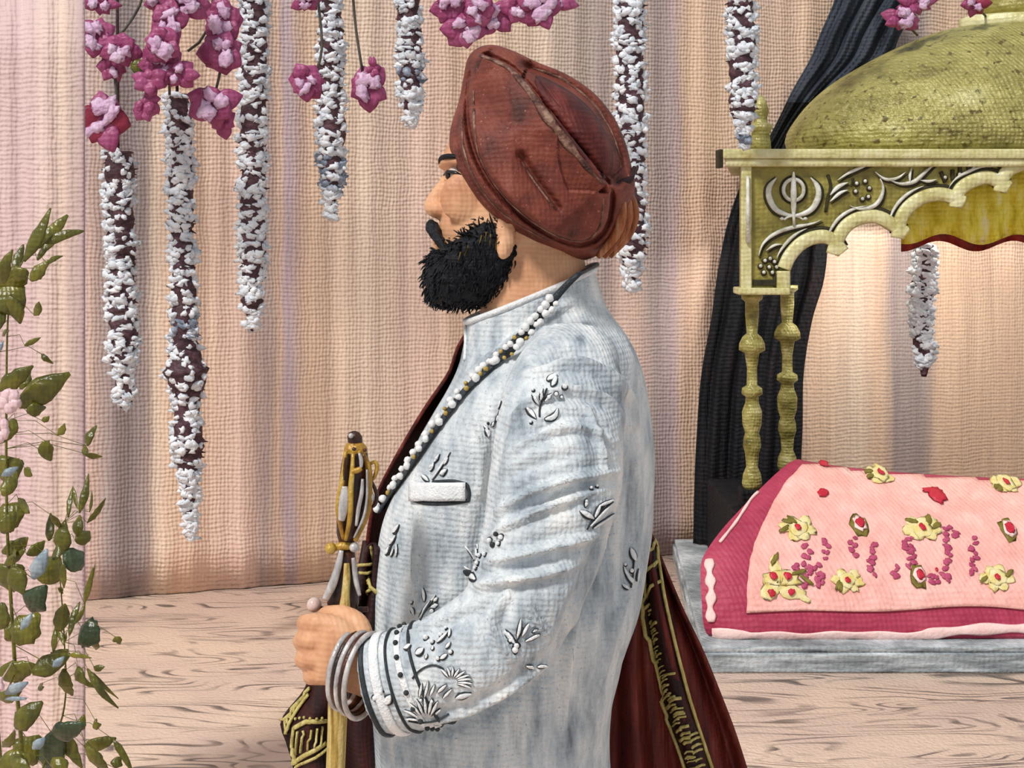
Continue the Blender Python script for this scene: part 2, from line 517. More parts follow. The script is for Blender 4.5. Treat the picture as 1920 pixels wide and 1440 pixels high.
def curtain_material(name, stops, rough=0.6, period=FAR):
    """cloth with vertical colour bands, given across the cloth's own width (UV u)"""
    m = bpy.data.materials.new(name)
    m.use_nodes = True
    nt = m.node_tree
    N = nt.nodes
    b = N['Principled BSDF']
    b.inputs['Roughness'].default_value = rough
    b.inputs['Specular IOR Level'].default_value = 0.35
    tc = N.new('ShaderNodeTexCoord')
    sp = N.new('ShaderNodeSeparateXYZ')
    nt.links.new(tc.outputs['UV'], sp.inputs['Vector'])
    wob = N.new('ShaderNodeTexNoise')
    wob.inputs['Scale'].default_value = 1.0
    wob.inputs['Detail'].default_value = 5.0
    mpw = N.new('ShaderNodeMapping')
    mpw.inputs['Scale'].default_value = (9, 9, 1.3)
    nt.links.new(tc.outputs['Object'], mpw.inputs['Vector'])
    nt.links.new(mpw.outputs['Vector'], wob.inputs['Vector'])
    ma = N.new('ShaderNodeMath')
    ma.operation = 'MULTIPLY_ADD'
    nt.links.new(wob.outputs['Fac'], ma.inputs[0])
    ma.inputs[1].default_value = 0.012
    nt.links.new(sp.outputs['X'], ma.inputs[2])
    su = N.new('ShaderNodeMath')
    su.operation = 'SUBTRACT'
    nt.links.new(ma.outputs[0], su.inputs[0])
    su.inputs[1].default_value = 0.006
    cr = N.new('ShaderNodeValToRGB')
    el = cr.color_ramp.elements
    while len(el) < len(stops):
        el.new(0.5)
    for i, (p, c) in enumerate(stops):
        el[i].position = p
        el[i].color = rgb(c)
    nt.links.new(su.outputs[0], cr.inputs['Fac'])
    # streaks of dye along the drop
    mp = N.new('ShaderNodeMapping')
    mp.inputs['Scale'].default_value = (34, 34, 1.6)
    nt.links.new(tc.outputs['Object'], mp.inputs['Vector'])
    nz = N.new('ShaderNodeTexNoise')
    nz.inputs['Scale'].default_value = 1.0
    nz.inputs['Detail'].default_value = 6.0
    nz.inputs['Roughness'].default_value = 0.6
    nt.links.new(mp.outputs['Vector'], nz.inputs['Vector'])
    r2 = N.new('ShaderNodeValToRGB')
    e2 = r2.color_ramp.elements
    e2.new(0.5)
    for i, (p, c) in enumerate([(0.3, (214, 196, 190)), (0.5, (236, 222, 212)), (0.72, (255, 248, 236))]):
        e2[i].position = p
        e2[i].color = rgb(c)
    nt.links.new(nz.outputs['Fac'], r2.inputs['Fac'])
    mx = N.new('ShaderNodeMix')
    mx.data_type = 'RGBA'
    mx.blend_type = 'MULTIPLY'
    mx.inputs['Factor'].default_value = 0.6
    nt.links.new(cr.outputs['Color'], mx.inputs['A'])
    nt.links.new(r2.outputs['Color'], mx.inputs['B'])
    nt.links.new(mx.outputs['Result'], b.inputs['Base Color'])
    bp = N.new('ShaderNodeBump')
    bp.inputs['Distance'].default_value = 0.042*period
    nt.links.new(weave_height(nt, tc, period), bp.inputs['Height'])
    n3 = N.new('ShaderNodeTexNoise')
    n3.inputs['Scale'].default_value = 60
    nt.links.new(tc.outputs['Object'], n3.inputs['Vector'])
    b2 = N.new('ShaderNodeBump')
    b2.inputs['Distance'].default_value = 0.004
    nt.links.new(n3.outputs['Fac'], b2.inputs['Height'])
    nt.links.new(bp.outputs['Normal'], b2.inputs['Normal'])
    nt.links.new(b2.outputs['Normal'], b.inputs['Normal'])
    return m

def floor_material():
    m = bpy.data.materials.new('floor_wood')
    m.use_nodes = True
    nt = m.node_tree
    N = nt.nodes
    b = N['Principled BSDF']
    b.inputs['Roughness'].default_value = 0.55
    b.inputs['Specular IOR Level'].default_value = 0.3
    tc = N.new('ShaderNodeTexCoord')
    mp = N.new('ShaderNodeMapping')
    mp.inputs['Scale'].default_value = (0.95, 4.2, 1.0)
    nt.links.new(tc.outputs['Object'], mp.inputs['Vector'])
    nz = N.new('ShaderNodeTexNoise')
    nz.inputs['Scale'].default_value = 1.0
    nz.inputs['Detail'].default_value = 2.0
    nz.inputs['Roughness'].default_value = 0.55
    nz.inputs['Distortion'].default_value = 0.4
    nt.links.new(mp.outputs['Vector'], nz.inputs['Vector'])
    mu = N.new('ShaderNodeMath')
    mu.operation = 'MULTIPLY'
    nt.links.new(nz.outputs['Fac'], mu.inputs[0])
    mu.inputs[1].default_value = 17.0
    fr = N.new('ShaderNodeMath')
    fr.operation = 'FRACT'
    nt.links.new(mu.outputs[0], fr.inputs[0])
    cr = N.new('ShaderNodeValToRGB')
    el = cr.color_ramp.elements
    while len(el) < 4:
        el.new(0.5)
    for i, (p, v) in enumerate([(0.0, 0.0), (0.10, 1.0), (0.26, 0.8), (0.42, 0.0)]):
        el[i].position = p
        el[i].color = (v, v, v, 1)
    nt.links.new(fr.outputs[0], cr.inputs['Fac'])
    mp2 = N.new('ShaderNodeMapping')
    mp2.inputs['Scale'].default_value = (2.6, 9.0, 1.0)
    nt.links.new(tc.outputs['Object'], mp2.inputs['Vector'])
    n2 = N.new('ShaderNodeTexNoise')
    n2.inputs['Scale'].default_value = 1.0
    n2.inputs['Detail'].default_value = 3.0
    nt.links.new(mp2.outputs['Vector'], n2.inputs['Vector'])
    r2 = N.new('ShaderNodeValToRGB')
    r2.color_ramp.elements[0].position = 0.42
    r2.color_ramp.elements[1].position = 0.60
    nt.links.new(n2.outputs['Fac'], r2.inputs['Fac'])
    am = N.new('ShaderNodeMath')
    am.operation = 'MULTIPLY'
    nt.links.new(cr.outputs['Color'], am.inputs[0])
    nt.links.new(r2.outputs['Color'], am.inputs[1])
    am2 = N.new('ShaderNodeMath')
    am2.operation = 'MULTIPLY'
    nt.links.new(am.outputs[0], am2.inputs[0])
    am2.inputs[1].default_value = 1.0
    base = N.new('ShaderNodeValToRGB')
    for i, (p, c) in enumerate([(0.35, (214, 188, 174)), (0.65, (232, 206, 184))]):
        base.color_ramp.elements[i].position = p
        base.color_ramp.elements[i].color = rgb(c)
    n4 = N.new('ShaderNodeTexNoise')
    n4.inputs['Scale'].default_value = 2.2
    n4.inputs['Detail'].default_value = 4.0
    nt.links.new(tc.outputs['Object'], n4.inputs['Vector'])
    nt.links.new(n4.outputs['Fac'], base.inputs['Fac'])
    mx = N.new('ShaderNodeMix')
    mx.data_type = 'RGBA'
    nt.links.new(am2.outputs[0], mx.inputs['Factor'])
    nt.links.new(base.outputs['Color'], mx.inputs['A'])
    mx.inputs['B'].default_value = rgb((104, 92, 86))
    nt.links.new(mx.outputs['Result'], b.inputs['Base Color'])
    n3 = N.new('ShaderNodeTexNoise')
    n3.inputs['Scale'].default_value = 70
    nt.links.new(tc.outputs['Object'], n3.inputs['Vector'])
    bp = N.new('ShaderNodeBump')
    bp.inputs['Distance'].default_value = 0.006
    nt.links.new(n3.outputs['Fac'], bp.inputs['Height'])
    nt.links.new(bp.outputs['Normal'], b.inputs['Normal'])
    return m

# ------------------------------------------------------------------ setting: floor, wall, curtain
fl = MB().box((-4.2, -1.0, -0.06), (5.2, 8.4, 0.0)).build('floor', floor_material())
tag(fl, kind='structure')

def curtain_depth(px):
    return 6.339/(1-0.31*(px-960.0)/F)

PEACH, CREAM, PINKISH, GREY, LILAC = (240, 212, 188), (243, 226, 208), (241, 216, 204), (184, 172, 172), (196, 180, 188)
DGREY = (152, 142, 146)
px0, px1 = -700.0, 2700.0
def us(px):
    return (px-px0)/(px1-px0)
cs = [(-700, PINKISH), (60, PINKISH), (140, CREAM), (152, LILAC), (172, PINKISH), (200, GREY), (250, DGREY), (268, GREY), (286, CREAM), (330, PEACH), (470, PINKISH),
      (500, GREY), (520, PEACH), (532, LILAC), (556, LILAC), (566, PEACH), (690, CREAM), (790, PINKISH), (880, PEACH), (1010, CREAM), (1130, GREY), (1180, PINKISH),
      (1225, GREY), (1262, LILAC), (1285, PEACH), (1420, PINKISH), (1530, PEACH), (1600, CREAM), (1655, PEACH), (1672, GREY), (1738, GREY), (1752, PEACH)]
curt_mat = curtain_material('fold_shaded_curtain_cloth', [(us(p), c) for p, c in cs])  # grey bands paint the shade of the folds into the cloth

def make_curtain():
    mb = MB()
    rows = []
    uvs = []
    nx, nz = 760, 16
    for i in range(nz+1):
        z = 0.004+3.02*i/nz
        row = []
        for j in range(nx+1):
            px = px0+(px1-px0)*j/nx
            Y = curtain_depth(px)
            k = (px-960.0)/F
            w = px/1.0
            fold = 0.007*math.sin(w*0.052+0.7*math.sin(w*0.013))+0.003*math.sin(w*0.131+1.1+0.4*math.sin(z*0.8))
            fold += 0.004*noise.noise(Vector((w*0.03, z*0.7, 3.1)))
            row.append(Vector((k*Y, Y+fold, z)))
            uvs.append((j/nx, i/nz))
        rows.append(row)
    mb.grid(rows)
    ob = mb.build('backdrop_curtain', curt_mat, solid=0.004)
    uv = ob.data.uv_layers.new(name='across')
    for lp in ob.data.loops:
        uv.data[lp.index].uv = uvs[lp.vertex_index]
    return ob
cu = make_curtain()
tag(cu, 'tall peach backdrop curtain with painted grey fold shade hanging behind the person', 'curtain')

wb = MB()
wb.add([(-4.2, 5.35, 0.0), (5.2, 8.27, 0.0), (5.2, 8.33, 0.0), (-4.2, 5.41, 0.0), (-4.2, 5.35, 3.05), (5.2, 8.27, 3.05), (5.2, 8.33, 3.05), (-4.2, 5.41, 3.05)],
       [(3, 2, 1, 0), (4, 5, 6, 7), (0, 1, 5, 4), (1, 2, 6, 5), (2, 3, 7, 6), (3, 0, 4, 7)])
tag(wb.build('wall_back', paint('wall_plaster', [(214, 190, 172), (226, 204, 186)]), smooth=False), kind='structure')

# pale side curtain, seen at the left edge of the picture
pale_mat = curtain_material('pale_curtain_cloth', [(0.0, (228, 204, 198)), (0.55, (232, 208, 200)), (0.80, (226, 202, 206)), (0.93, (236, 216, 204)), (1.0, (188, 166, 172))], period=0.0105)
mb = MB()
rows, uvs = [], []
nx = 120
for i in range(13):
    z = 0.004+2.10*i/12
    row = []
    for j in range(nx+1):
        px = -420+(158+420)*j/nx
        Y = 3.05-0.0003*px
        row.append(Vector(((px-960)/F*Y, Y+0.006*math.sin(px*0.06)+0.003*math.sin(px*0.17+z), z)))
        uvs.append((j/nx, i/12))
    rows.append(row)
mb.grid(rows)
pc = mb.build('side_curtain', pale_mat, solid=0.005)
uv = pc.data.uv_layers.new(name='across')
for lp in pc.data.loops:
    uv.data[lp.index].uv = uvs[lp.vertex_index]
tag(pc, 'pale pink side curtain behind the olive shrub', 'curtain')

# added rail that carries the garlands and sprigs, just above the picture
rail_a, rail_b = P(-300, 0, 4.95), P(1500, 0, 5.42)
rail_a.z = rail_b.z = 2.86
mb = MB().tube([rail_a, rail_b], 0.03, 10)
rl = mb.build('added_garland_rail', M['twig'])
tag(rl, kind='structure')

def rail_point(px):
    t = (px+300)/1800.0
    for _ in range(3):
        p = rail_a.lerp(rail_b, t)
        q = p.x/p.y*F+960
        t += (px-q)/1800.0
    return rail_a.lerp(rail_b, t)

# ------------------------------------------------------------------ hanging garlands of white blossoms
def garland(px, ytop, ybot, wpx, label, drift=0.0, blue=(), flare=(), dens=1.0, dY=0.0):
    rp = rail_point(px)
    Y = rp.y-0.06+dY
    root = empty('hanging_garland', P(px, min(ybot, 700), Y))
    root.location = Vector((rp.x, Y, rp.z))
    rr = random.Random(int(px*13+ybot))
    s = Y/F
    mb = MB()
    ys = list(range(int(ytop), int(ybot)+1, 6))
    path, rad = [], []
    for y in ys:
        t = (y-ytop)/(ybot-ytop)
        w = wpx*0.5*(1 if t < 0.8 else max(0.18, 1-(t-0.8)/0.2*0.85))
        for fy, fw, fa in flare:
            w += fa*math.exp(-((y-fy)/fw)**2)
        path.append(P(px+drift*t+3.0*noise.noise(Vector((y*0.02, px, 0))), y, Y))
        rad.append(w*s*(0.86+0.22*rr.random()))
    mb.tube(path, rad, 10)
    for p_, r_ in zip(path, rad):          # ragged dark fringe
        for _ in range(2):
            a = rr.uniform(0, 2*math.pi)
            d = Vector((math.cos(a), math.sin(a)*0.8, rr.uniform(-0.5, 0.2)))
            mb.tube([p_+d*r_*0.7, p_+d*r_*rr.uniform(1.0, 1.22)], [3*s, 0.8*s], 5)
    top = Vector((rp.x, rp.y-0.02, rp.z))
    mb.tube([top, path[0]], 3*s, 6)
    mb.build('strand', M['strand'], root)
    wb_ = MB()
    nb = int((ybot-ytop)/11.0*7.2*dens)
    for i in range(nb):
        y = rr.uniform(ytop, ybot-2)
        t = (y-ytop)/(ybot-ytop)
        k = min(int((y-ytop)/6), len(path)-1)
        a = rr.uniform(math.pi*1.02, math.pi*1.98) if rr.random() < 0.8 else rr.uniform(0, 2*math.pi)
        r_ = rad[k]
        c = path[k]+Vector((math.cos(a)*r_*0.92, math.sin(a)*r_*0.92, (y-ytop)%6*-s))
        q = Matrix.Rotation(rr.uniform(-0.6, 0.6), 3, 'Y') @ Matrix.Rotation(rr.uniform(-0.5, 0.5), 3, 'Z')
        isb = any(abs(y-b0) < b1 for b0, b1 in blue) and rr.random() < 0.75
        wb_.blob(c, (rr.uniform(6, 14)*s, rr.uniform(3, 5.5)*s, rr.uniform(3.5, 8)*s), 1 if isb else 0, 8, 5, 0.55, q, rr.uniform(0, 90))
    tag(wb_.build('blossoms', [M['bloom_white'], M['bloom_blue']], root), kind='stuff')
    tag(root, label, 'garland', 'white garlands hanging before the curtain')
    return root

garland(4, -60, 440, 48, 'white blossom garland cut by the left edge, leftmost of the garlands')
garland(222, 285, 765, 54, 'white garland below the red-edged blossom, left neighbour of the longest garland', 12, flare=((745, 22, 8),))
garland(334, 178, 1012, 46, 'longest white garland, with a bushy dark lower end', 24, blue=((610, 20),), flare=((700, 38, 20), (820, 40, 8)))
garland(478, -60, 618, 50, 'white garland directly right of the big cluster of pink blossoms', -6, flare=((565, 18, 9),))
garland(620, -60, 412, 44, 'white garland between the two single drooping buds, with a blue-grey lower end', 2, blue=((325, 34),), flare=((100, 40, 4), (235, 30, 6)))
garland(766, -60, 238, 44, 'short white garland just left of the turban top', 4, blue=((140, 14),))
garland(1180, -60, 545, 54, 'white garland partly hidden behind the back of the turban', 4, flare=((460, 60, 5),))
garland(1388, -60, 276, 50, 'white garland ending at the left corner of the golden canopy', 6, blue=((262, 8),))

# ------------------------------------------------------------------ pink blossom sprigs
def blossom(parent, px, py, rx, ry, Y, seed, red=False, lil=1.0):
    """ragged many-petalled flower: magenta outer petals round pale lilac inner ones"""
    rr = random.Random(seed)
    s = Y/F
    rx, ry = rx*1.16, ry*1.16
    c = P(px, py, Y)
    mb = MB()
    n = rr.randint(6, 8)
    a0 = rr.uniform(0, 6.28)
    for i in range(n):
        a = a0+2*math.pi*i/n+rr.uniform(-0.25, 0.25)
        ln = rr.uniform(0.78, 1.12)
        tip = c+Vector((math.cos(a)*rx*s*ln, rr.uniform(-8, 10)*s, math.sin(a)*ry*s*ln))
        mid = c.lerp(tip, 0.55)+Vector((0, -7*s, 0))
        pts = [Vector(q) for q in catmull([tuple(c), tuple(mid), tuple(tip)], 7)]
        w = 0.46*min(rx, ry)*s*rr.uniform(0.85, 1.2)
        mb.tube(pts, [w*0.35, w*0.8, w*1.0, w*1.05, w*0.92, w*0.6, w*0.12], 8, 1 if red and rr.random() < 0.5 else 0, (0, 1, 0.1), 3.0*s)
    mb.blob(c, (rx*0.5*s, 6*s, ry*0.5*s), 0, 10, 6, 0.3, None, seed)
    o = mb.build('blossom', [M['magenta'], M['red_petal']], parent)
    mi = MB()
    for i in range(int(5*lil)):
        a = rr.uniform(0, 6.28)
        q = c+Vector((math.cos(a)*rx*0.34*s, -10*s-rr.uniform(0, 5)*s, math.sin(a)*ry*0.40*s))
        rot = Matrix.Rotation(rr.uniform(-1.2, 1.2), 3, 'Y')
        mi.blob(q, (rx*rr.uniform(0.18, 0.30)*s, 4.5*s, ry*rr.uniform(0.24, 0.42)*s), 0, 10, 6, 0.55, rot, rr.uniform(0, 60))
    if lil > 0.1:
        mi.build('inner_petals', M['lilac'], o)
    return o

def sprig(label, stems, flowers, leaves=(), Y=5.0, px_anchor=None):
    px_a = px_anchor if px_anchor is not None else stems[0][0][0]
    rp = rail_point(px_a)
    root = empty('blossom_sprig', rp)
    rr = random.Random(int(px_a))
    for st in stems:
        pts = [P(x, y, Y) for x, y in st]
        if st[0][1] <= 5:
            pts = [Vector((rp.x+(pts[0].x-rp.x)*0.6, rp.y-0.03, rp.z)), Vector((pts[0].x, Y, pts[0].z+0.08))]+pts
        pts = [Vector(q) for q in catmull([tuple(p) for p in pts], 18)]
        MB().tube(pts, 2.6*Y/F, 7).build('stem', M['twig'], root)
    for i, f in enumerate(flowers):
        x, y, rx, ry = f[:4]
        blossom(root, x, y, rx, ry, Y-0.02*(i % 3), int(x*7+y), red=(len(f) > 4 and f[4]), lil=(f[5] if len(f) > 5 else 1.0))
    for (x0, y0, x1, y1, w) in leaves:
        a, b = P(x0, y0, Y-0.05), P(x1, y1, Y-0.05)
        s = Y/F
        pts = [a.lerp(b, t) for t in (0, .25, .5, .75, 1)]
        MB().tube(pts, [w*.25*s, w*.5*s, w*.5*s, w*.35*s, w*.08*s], 8, 0, (0, 1, 0), 2*s).build('leaf', M['leaf'], root)
    tag(root, label, 'flower', 'pink blossom sprigs')
    return root

sprig('single pale pink bud at the top left beside the leftmost garland', [[(60, -5), (64, 12)], [(36, -5), (52, 60), (40, 150), (43, 232)]], [(68, 30, 24, 28), (14, 34, 16, 30)], [(43, 224, 45, 252, 15)], Y=4.6)
sprig('sprig of pink blossoms ending in a red-edged flower, above the second garland', [[(268, -5), (245, 40), (217, 74)], [(230, 90), (216, 140), (219, 180), (218, 250)]],
      [(190, 8, 32, 18), (182, 68, 30, 36), (226, 92, 34, 30), (212, 126, 24, 24, False, 0.3), (194, 224, 42, 52, True)], [(258, 112, 258, 142, 26)], Y=4.75)
sprig('largest pink blossom cluster, above the longest garland', [[(322, -5), (322, 30), (318, 120), (318, 178)]],
      [(345, 8, 48, 32), (316, 44, 34, 40), (308, 84, 34, 36), (300, 124, 38, 36), (336, 140, 32, 24, False, 0.4), (282, 152, 30, 22, False, 0.0), (272, 205, 22, 20, False, 0.0), (284, 188, 16, 28, False, 0.0)], Y=4.7)
sprig('pink blossom sprig with a fan-shaped lowest flower, just left of the fourth garland', [[(400, -5), (384, 66), (352, 96)], [(404, 60), (414, 120), (402, 180)], [(444, 176), (430, 196)]],
      [(420, 40, 36, 40), (416, 100, 38, 36), (400, 196, 46, 36), (418, 228, 22, 26, False, 0.0), (300, 6, 30, 20)], Y=4.8)
sprig('pink bud drooping against the left side of the blue-ended garland', [[(596, -5), (604, 90), (590, 140)]], [(576, 4, 26, 18), (574, 152, 30, 34)], Y=4.85)
sprig('single pink bud hanging on a grey stem right of the blue-ended garland', [[(662, -5), (668, 60), (680, 136)]], [(691, 166, 34, 40), (700, 128, 10, 20, False, 0.0)], Y=4.85)
sprig('pink blossom cluster directly above the turban', [[(880, -5), (880, 20)], [(990, -5), (990, 10)]],
      [(846, 14, 34, 32), (872, 56, 42, 32), (898, 22, 30, 30), (930, 34, 40, 30), (976, 12, 38, 30), (1012, 14, 44, 34), (1042, 4, 36, 18)], Y=4.9, px_anchor=930)

# ------------------------------------------------------------------ golden canopy
YF = 5.55                                   # front face of the frieze
CX = 1960.0                                 # its centre line
palki = empty('throne_canopy', P(CX, 918, 5.75))
palki.location.z = 0.4155
tag(palki, 'olive gold domed throne canopy on turned columns behind the pink cushion', 'canopy')

def mir(pts):
    return [(2*CX-x, y) for x, y in reversed(pts)]

# dome
sF = YF/F
Yd = 6.08
sd = Yd/F
prof = [(-24.4, 474), (-12, 480), (0, 484), (14, 483), (40, 468), (75, 440), (110, 400), (140, 352), (168, 300), (192, 245), (208, 200), (216, 160)]
prof = catmull(prof, 30)
rings = []
base = P(CX, 268, Yd)
for up, half in prof:
    ring = []
    for j in range(72):
        a = 2*math.pi*j/72
        ca, sa = math.cos(a), math.sin(a)
        e = 2.0/2.35
        ring.append(Vector((base.x+half*sd*math.copysign(abs(ca)**e, ca), base.y+half*sd*0.50*math.copysign(abs(sa)**e, sa), base.z+up*sd)))
    rings.append(ring)
MB().loft(rings).build('dome', M['dome'], palki)
# crown step and finial foot
cz = base.z+212*sd
def oval_ring(half, hy, z, n=48):
    return [Vector((base.x+half*math.cos(2*math.pi*j/n), base.y+hy*math.sin(2*math.pi*j/n), z)) for j in range(n)]
MB().loft([oval_ring(158*sd, 80*sd, cz), oval_ring(160*sd, 82*sd, cz+4*sd), oval_ring(160*sd, 82*sd, cz+20*sd), oval_ring(150*sd, 74*sd, cz+24*sd)]).build('crown_step', M['gold_light'], palki)
MB().loft([oval_ring(120*sd, 62*sd, cz+22*sd), oval_ring(124*sd, 64*sd, cz+40*sd), oval_ring(90*sd, 50*sd, cz+70*sd), oval_ring(50*sd, 40*sd, cz+110*sd), oval_ring(6*sd, 6*sd, cz+190*sd)]).build('finial', M['gold'], palki)
# ledge
lx0, lx1 = P(1352, 0, YF).x, P(2*CX-1352, 0, YF).x
zt, zb = P(0, 279, YF-0.05).z, P(0, 312, YF-0.05).z
lm = MB()
for z0, z1, o in ((zb, zb+0.45*(zt-zb), 0.012), (zb+0.45*(zt-zb), zt, 0.0)):
    xb0, xb1 = P(1366, 0, 6.6).x, P(2*CX-1352, 0, YF).x
    pts_ = [(lx0+o, YF-0.05+o), (lx1-o, YF-0.05+o), (xb1-o, 6.62-o), (xb0+o, 6.62-o)]
    lm.prism([Vector((x, y, z0)) for x, y in pts_], (0, 0, z1-z0))
lm.build('ledge', M['gold_light'], palki, smooth=False, bevel=0.008)
capb = MB().box((lx0-0.014, YF-0.02, zb-0.004), (lx0+0.006, YF+0.06, zt+0.0))
capb.build('ledge_end', M['groove_and_shade'], palki, smooth=False, bevel=0.004)

# frieze with the scalloped arch
arch = [(1480, 545), (1480, 508), (1490, 486), (1508, 466), (1530, 456), (1552, 457), (1572, 480), (1580, 455), (1596, 430), (1622, 418), (1650, 420), (1694, 448),
        (1700, 414), (1716, 392), (1742, 378), (1770, 376), (1803, 390), (1808, 364), (1828, 350), (1854, 344), (1886, 362), (1894, 332), (1920, 318), (1940, 312), (1960, 300)]
def smooth_arch(pts, cusps, step=6):
    out = []
    seg = [pts[0]]
    for p in pts[1:]:
        seg.append(p)
        if p in cusps or p == pts[-1]:
            c = catmull(seg, max(3, len(seg)*step)) if len(seg) > 2 else seg
            out += c if not out else c[1:]
            seg = [p]
    return out
cusps = [(1480, 508), (1572, 480), (1694, 448), (1803, 390), (1886, 362)]
arch_s = smooth_arch(arch, cusps)
half = [(1390, 545), (1390, 308)]
outline = [(1390, 545), (1390, 306), (2*CX-1390, 306), (2*CX-1390, 545)]+mir(arch_s[:-1])[:0]
right = [(2*CX-x, y) for x, y in arch_s]
outline = outline+right+list(reversed(arch_s[:-1]))
mb = MB().prism([P(x, y, YF) for x, y in outline], (0, 0.05, 0))
mb.build('frieze', M['gold'], palki, smooth=False)
# side and back friezes so that the canopy is a real box
xs0, xs1 = P(1390, 0, YF).x, P(2*CX-1390, 0, YF).x
zf0, zf1 = P(0, 440, YF).z, P(0, 306, YF).z
xs2 = P(1402, 0, 6.56).x
mb = MB().box((xs1-0.04, YF+0.05, zf0), (xs1, 6.56, zf1)).box((xs2, 6.52, zf0+0.1), (xs1, 6.56, zf1))
mb.prism([Vector((xs0, YF+0.05, zf0)), Vector((xs0+0.04, YF+0.05, zf0)), Vector((xs2+0.04, 6.52, zf0)), Vector((xs2, 6.52, zf0))], (0, 0, zf1-zf0))
mb.build('side_frieze', M['gold'], palki, smooth=False)
# pale rim that follows the arch
def inset(pts, d):
    out = []
    for i, p in enumerate(pts):
        a, b = pts[max(i-1, 0)], pts[min(i+1, len(pts)-1)]
        tx, ty = b[0]-a[0], b[1]-a[1]
        L = math.hypot(tx, ty) or 1
        out.append((p[0]+ty/L*d, p[1]-tx/L*d))
    return out
rim = inset(arch_s, 11)
lobes = []
cur = [arch[0]]
for p in arch[1:]:
    cur.append(p)
    if p in cusps or p == arch[-1]:
        lobes.append(catmull(cur, max(8, len(cur)*7)))
        cur = [p]
lobes[-1] = lobes[-1]+[(2*CX-x, y) for x, y in reversed(lobes[-1][:-1])]
lobes += [[(2*CX-x, y) for x, y in reversed(lb)] for lb in reversed(lobes[:-1])]
rm, rs_ = MB(), MB()
for q, lb in enumerate(lobes):
    pts = inset(lb, 11)
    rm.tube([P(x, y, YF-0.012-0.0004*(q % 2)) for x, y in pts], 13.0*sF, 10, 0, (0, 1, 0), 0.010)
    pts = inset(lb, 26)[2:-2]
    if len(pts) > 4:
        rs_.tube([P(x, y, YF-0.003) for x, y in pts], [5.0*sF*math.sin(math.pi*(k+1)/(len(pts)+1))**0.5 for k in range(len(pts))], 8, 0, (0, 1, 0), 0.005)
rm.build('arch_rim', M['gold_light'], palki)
rs_.build('rim_shadow_line', M['groove_and_shade'], palki)
rim2 = inset(arch_s, 26)
rm = MB()
for lb, a, b in zip(lobes[1:5], (0.10, 0.12, 0.15, 0.2), (0.55, 0.58, 0.6, 0.7)):
    pts = inset(lb, 31)
    pts = pts[int(a*len(pts)):int(b*len(pts))]
    k = len(pts)
    if k > 3:
        MB().tube([P(x, y, YF-0.012) for x, y in pts], [3.4*sF*math.sin(math.pi*(i+0.5)/k) for i in range(k)], 6).build('rim_highlight', M['relief'], palki)
# corner post strip and bracket foot
MB().box(tuple(P(1390, 545, YF-0.022)), tuple(P(1408, 308, YF)-Vector((0, -0.005, 0)))).build('corner_post', M['gold_light'], palki, smooth=False, bevel=0.006)
MB().tube([P(1402, 330, YF-0.03), P(1403, 455, YF-0.03)], [3*sF, 4.5*sF], 8).build('post_inlay', M['relief'], palki)
MB().box(tuple(P(1384, 553, YF-0.035)), tuple(P(1482, 540, YF-0.035)+Vector((0, 0.13, 0)))).build('bracket_foot', M['gold_light'], palki, smooth=False, bevel=0.006)
MB().box(tuple(P(1412, 536, YF-0.008)), tuple(P(1462, 524, YF+0.02))).build('bracket_groove', M['groove_and_shade'], palki, smooth=False, bevel=0.003)

# carved emblem: a ring, an upright double-edged sword, two curved swords crossing below
em = MB()
YE = YF-0.012
ecx, ecy = 1488, 362
em.tube([P(ecx+20*math.cos(a)*0.95, ecy-6+20*math.sin(a), YE) for a in [2*math.pi*i/28 for i in range(28)]], 3.6*sF, 8, 0, loop=True)
em.tube([P(ecx, 322, YE-0.006), P(ecx, 334, YE-0.006), P(ecx, 360, YE-0.006), P(ecx, 388, YE-0.006), P(ecx, 404, YE-0.006), P(ecx+1, 424, YE-0.006)], [0.8*sF, 4*sF, 6*sF, 5*sF, 3*sF, 2.6*sF], 8, 0, (0, 1, 0), 0.008)
for sg in (-1, 1):
    pts = catmull([(ecx+sg*32, 333), (ecx+sg*45, 350), (ecx+sg*46, 370), (ecx+sg*34, 392), (ecx+sg*14, 402), (ecx-sg*8, 406), (ecx-sg*18, 412)], 24)
    rad = [sF*interp(i/23, [(0, 0.8), (0.15, 5), (0.4, 6.2), (0.65, 4.6), (0.85, 2.4), (1, 2)]) for i in range(24)]
    em.tube([P(x, y, YE-0.003*sg) for x, y in pts], rad, 8, 0, (0, 1, 0), 0.008)
    em.blob(P(ecx-sg*22, 410, YE), (4*sF, 0.008, 3*sF))
em.build('carved_emblem', M['relief'], palki)
eg = MB()
for sg in (-1, 1):
    pts = catmull([(ecx+sg*34, 331), (ecx+sg*52, 350), (ecx+sg*52, 374), (ecx+sg*38, 399), (ecx+sg*16, 410)], 20)
    eg.tube([P(x, y, YF-0.004) for x, y in pts], [2.8*sF*math.sin(math.pi*(i+.5)/20)+0.5*sF for i in range(20)], 6)
eg.tube([P(ecx+25*math.cos(a), ecy-6+26*math.sin(a), YF-0.003) for a in [2*math.pi*i/28 for i in range(28)]], 1.8*sF, 6, 0, loop=True)
eg.build('emblem_groove', M['groove_and_shade'], palki)
